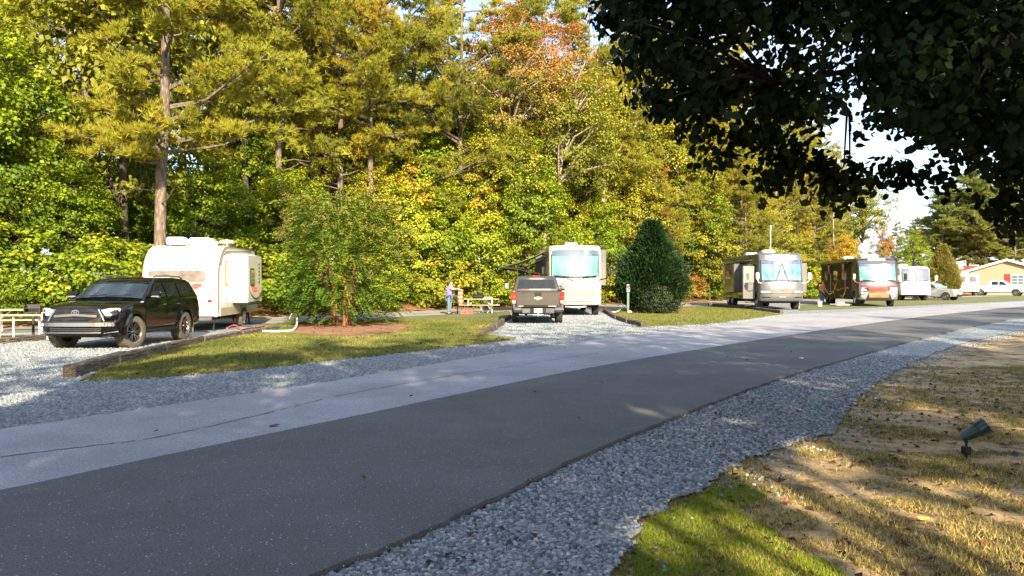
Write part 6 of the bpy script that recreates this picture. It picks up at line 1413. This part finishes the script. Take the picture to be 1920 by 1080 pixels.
def leaf6(C, N, A, L, W):
    A = A - N*(A*N).sum(1, keepdims=True); A = unit(A); B = np.cross(N, A); L = L[:,None]; W = W[:,None]
    V = np.stack([C - A*L*.5, C - A*L*.22 + B*W*.46 + N*W*.08, C + A*L*.12 + B*W*.44 + N*W*.06, C + A*L*.55, C + A*L*.12 - B*W*.44 + N*W*.06, C - A*L*.22 - B*W*.46 + N*W*.08], 1)
    return V.reshape(-1,3), np.arange(6*len(C)).reshape(-1,6)
def shade_tree(label, base, centers, crad, per, L, trunk_r, fork_z, seed, group=None, name='shade_tree', limbs=60, tintlo=.1):
    r = np.random.default_rng(seed); centers = np.array(centers); t = empty(name, label, 'tree', base, 0, group)
    C, N, A, Ls, Ws, tn = leaf_cloud(r, centers, r.uniform(.75,1.2,len(centers))*crad, per, L, flat=.8, up=.5, W=.88)
    k = sun_filter(C, r, base[1] > 4 and base[1] < 6); big = base[1] > 4 and base[1] < 6; nv = 6 if big else 4
    V, F = (leaf6 if big else leaf_geo)(C[k] - np.array(base), N[k], A[k], Ls[k], Ws[k]*(1 if big else 1.3)); np_mesh('crown', V, F, m_shaded, np.repeat(tn[k], nv), t)
    mb = MB(); mb.tube([(0,0,-.3),(0,0,fork_z*.5),(.1,0,fork_z)], [trunk_r*1.3,trunk_r,trunk_r*.85], 12); cen = centers - np.array(base)
    order = r.choice(len(cen), min(limbs,len(cen)), replace=False); mains = []
    for i in order[:14]:
        c = Vector(cen[i]); q = [Vector((0,0,fork_z)), Vector((0,0,fork_z)).lerp(c,.3)+Vector((0,0,.4)), Vector((0,0,fork_z)).lerp(c,.65)+Vector((r.normal(0,.2),r.normal(0,.2),.3)), c]; q = smooth_line3(q, 4); nq = len(q); mb.tube(q, [trunk_r*.5*(1-j/nq)**1.3+.012 for j in range(nq)], 7, cap=False); mains.append(q[4:])
    for i in order[14:]:
        c = Vector(cen[i]); best = min((p for q in mains for p in q[1:]), key=lambda p: (p-c).length); mb.tube([best, best.lerp(c,.5)+Vector((r.normal(0,.12),r.normal(0,.12),.12)), c, c+Vector((r.normal(0,.15),r.normal(0,.15),-.12))], [.022,.014,.007,.003], 5, cap=False)
    mb.build('trunk', b_dark, t, 60); return t
r = np.random.default_rng(51)
OUT = np.array([(1140,-160),(1128,30),(1165,90),(1215,165),(1262,205),(1330,225),(1352,190),(1395,185),(1432,235),(1462,265),(1545,255),(1590,200),(1625,240),(1680,222),(1735,256),(1790,272),(1840,300),(1900,345),(2060,400),(2060,-160)], float)
pts = []
while len(pts) < 1250:
    x, y = r.uniform(1120,2060), r.uniform(-160,420)
    if not in_poly(np.array([x]), np.array([y]), OUT)[0]: continue
    if 1345 < x < 1450 and 62 < y < 112 and r.random() < .96: continue
    if 1455 < x < 1625 and 35 < y < 330 and r.random() < (.35 if x < 1540 else .84): continue
    if 1590 < x < 1700 and 200 < y < 290 and r.random() < .5: continue
    if x < 1560 and r.random() < .30: continue
    Y = r.uniform(6.2,11) if x > 1500 else r.uniform(6.5,9.2); pts.append(((x-960)/FPX*Y, Y, EYE + (HZ-y)/FPX*Y))
for (x, y, m_) in ((1342,285,3),(1318,262,2),(1453,345,3),(1440,325,3),(1468,300,3),(1562,366,5),(1545,338,2),(1600,362,2),(1590,320,3),(1500,290,3),(1522,312,2),(1240,205,3),(1290,222,3),(1700,330,2),(1760,338,3),(1662,332,3),(1905,412,4),(1868,390,3),(1210,180,2),(1395,240,3),(1425,262,3)):
    for k in range(m_): Y = 7.6 + r.uniform(-.15,.15); xx = x + r.uniform(-9,9); yy = y + r.uniform(-10,10); pts.append(((xx-960)/FPX*Y, Y, EYE + (HZ-yy)/FPX*Y))
far_c = [(r.uniform(2.5,14), r.uniform(-1,13), r.uniform(6,10)) for _ in range(520)]
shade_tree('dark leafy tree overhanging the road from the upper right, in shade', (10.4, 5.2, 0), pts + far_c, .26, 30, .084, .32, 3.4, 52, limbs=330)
for i, (x, y, h, rx) in enumerate(((-17,-6,9.6,4.6),(-9.5,-7,12.5,4.8),(-2.5,-6,14.0,4.8),(4.5,-7.5,16.5,5.0),(-5.5,-10,9.5,4.6),(1,-10.5,10,4.8),(12.8,-6,15.0,5.2),(18.5,-3,15,5.2),(25,5,15,4.8),(7.5,-15,17.5,5.2),(15.5,-13,18,5.4),(31,12,15,4.8),(37,21,14.0,4.6))):
    rr_ = np.random.default_rng(60+i); k = 260; d, lump = lumpy_dirs(rr_, k); c = d*(rr_.random(k)**.4*lump)[:,None]*np.array([rx,rx*.9,(h-1.8)/2]) + np.array([x,y,(h+1.8)/2])
    shade_tree('%s shade tree of the row behind the camera' % ['leftmost','second','third','fourth','short front','short middle','fifth','sixth','seventh','rear left','rear right','eighth','rightmost'][i], (x,y,0), c, .78, 50, .24, .22, 2.2, 80+i, 'row of shade trees behind the camera', limbs=20)
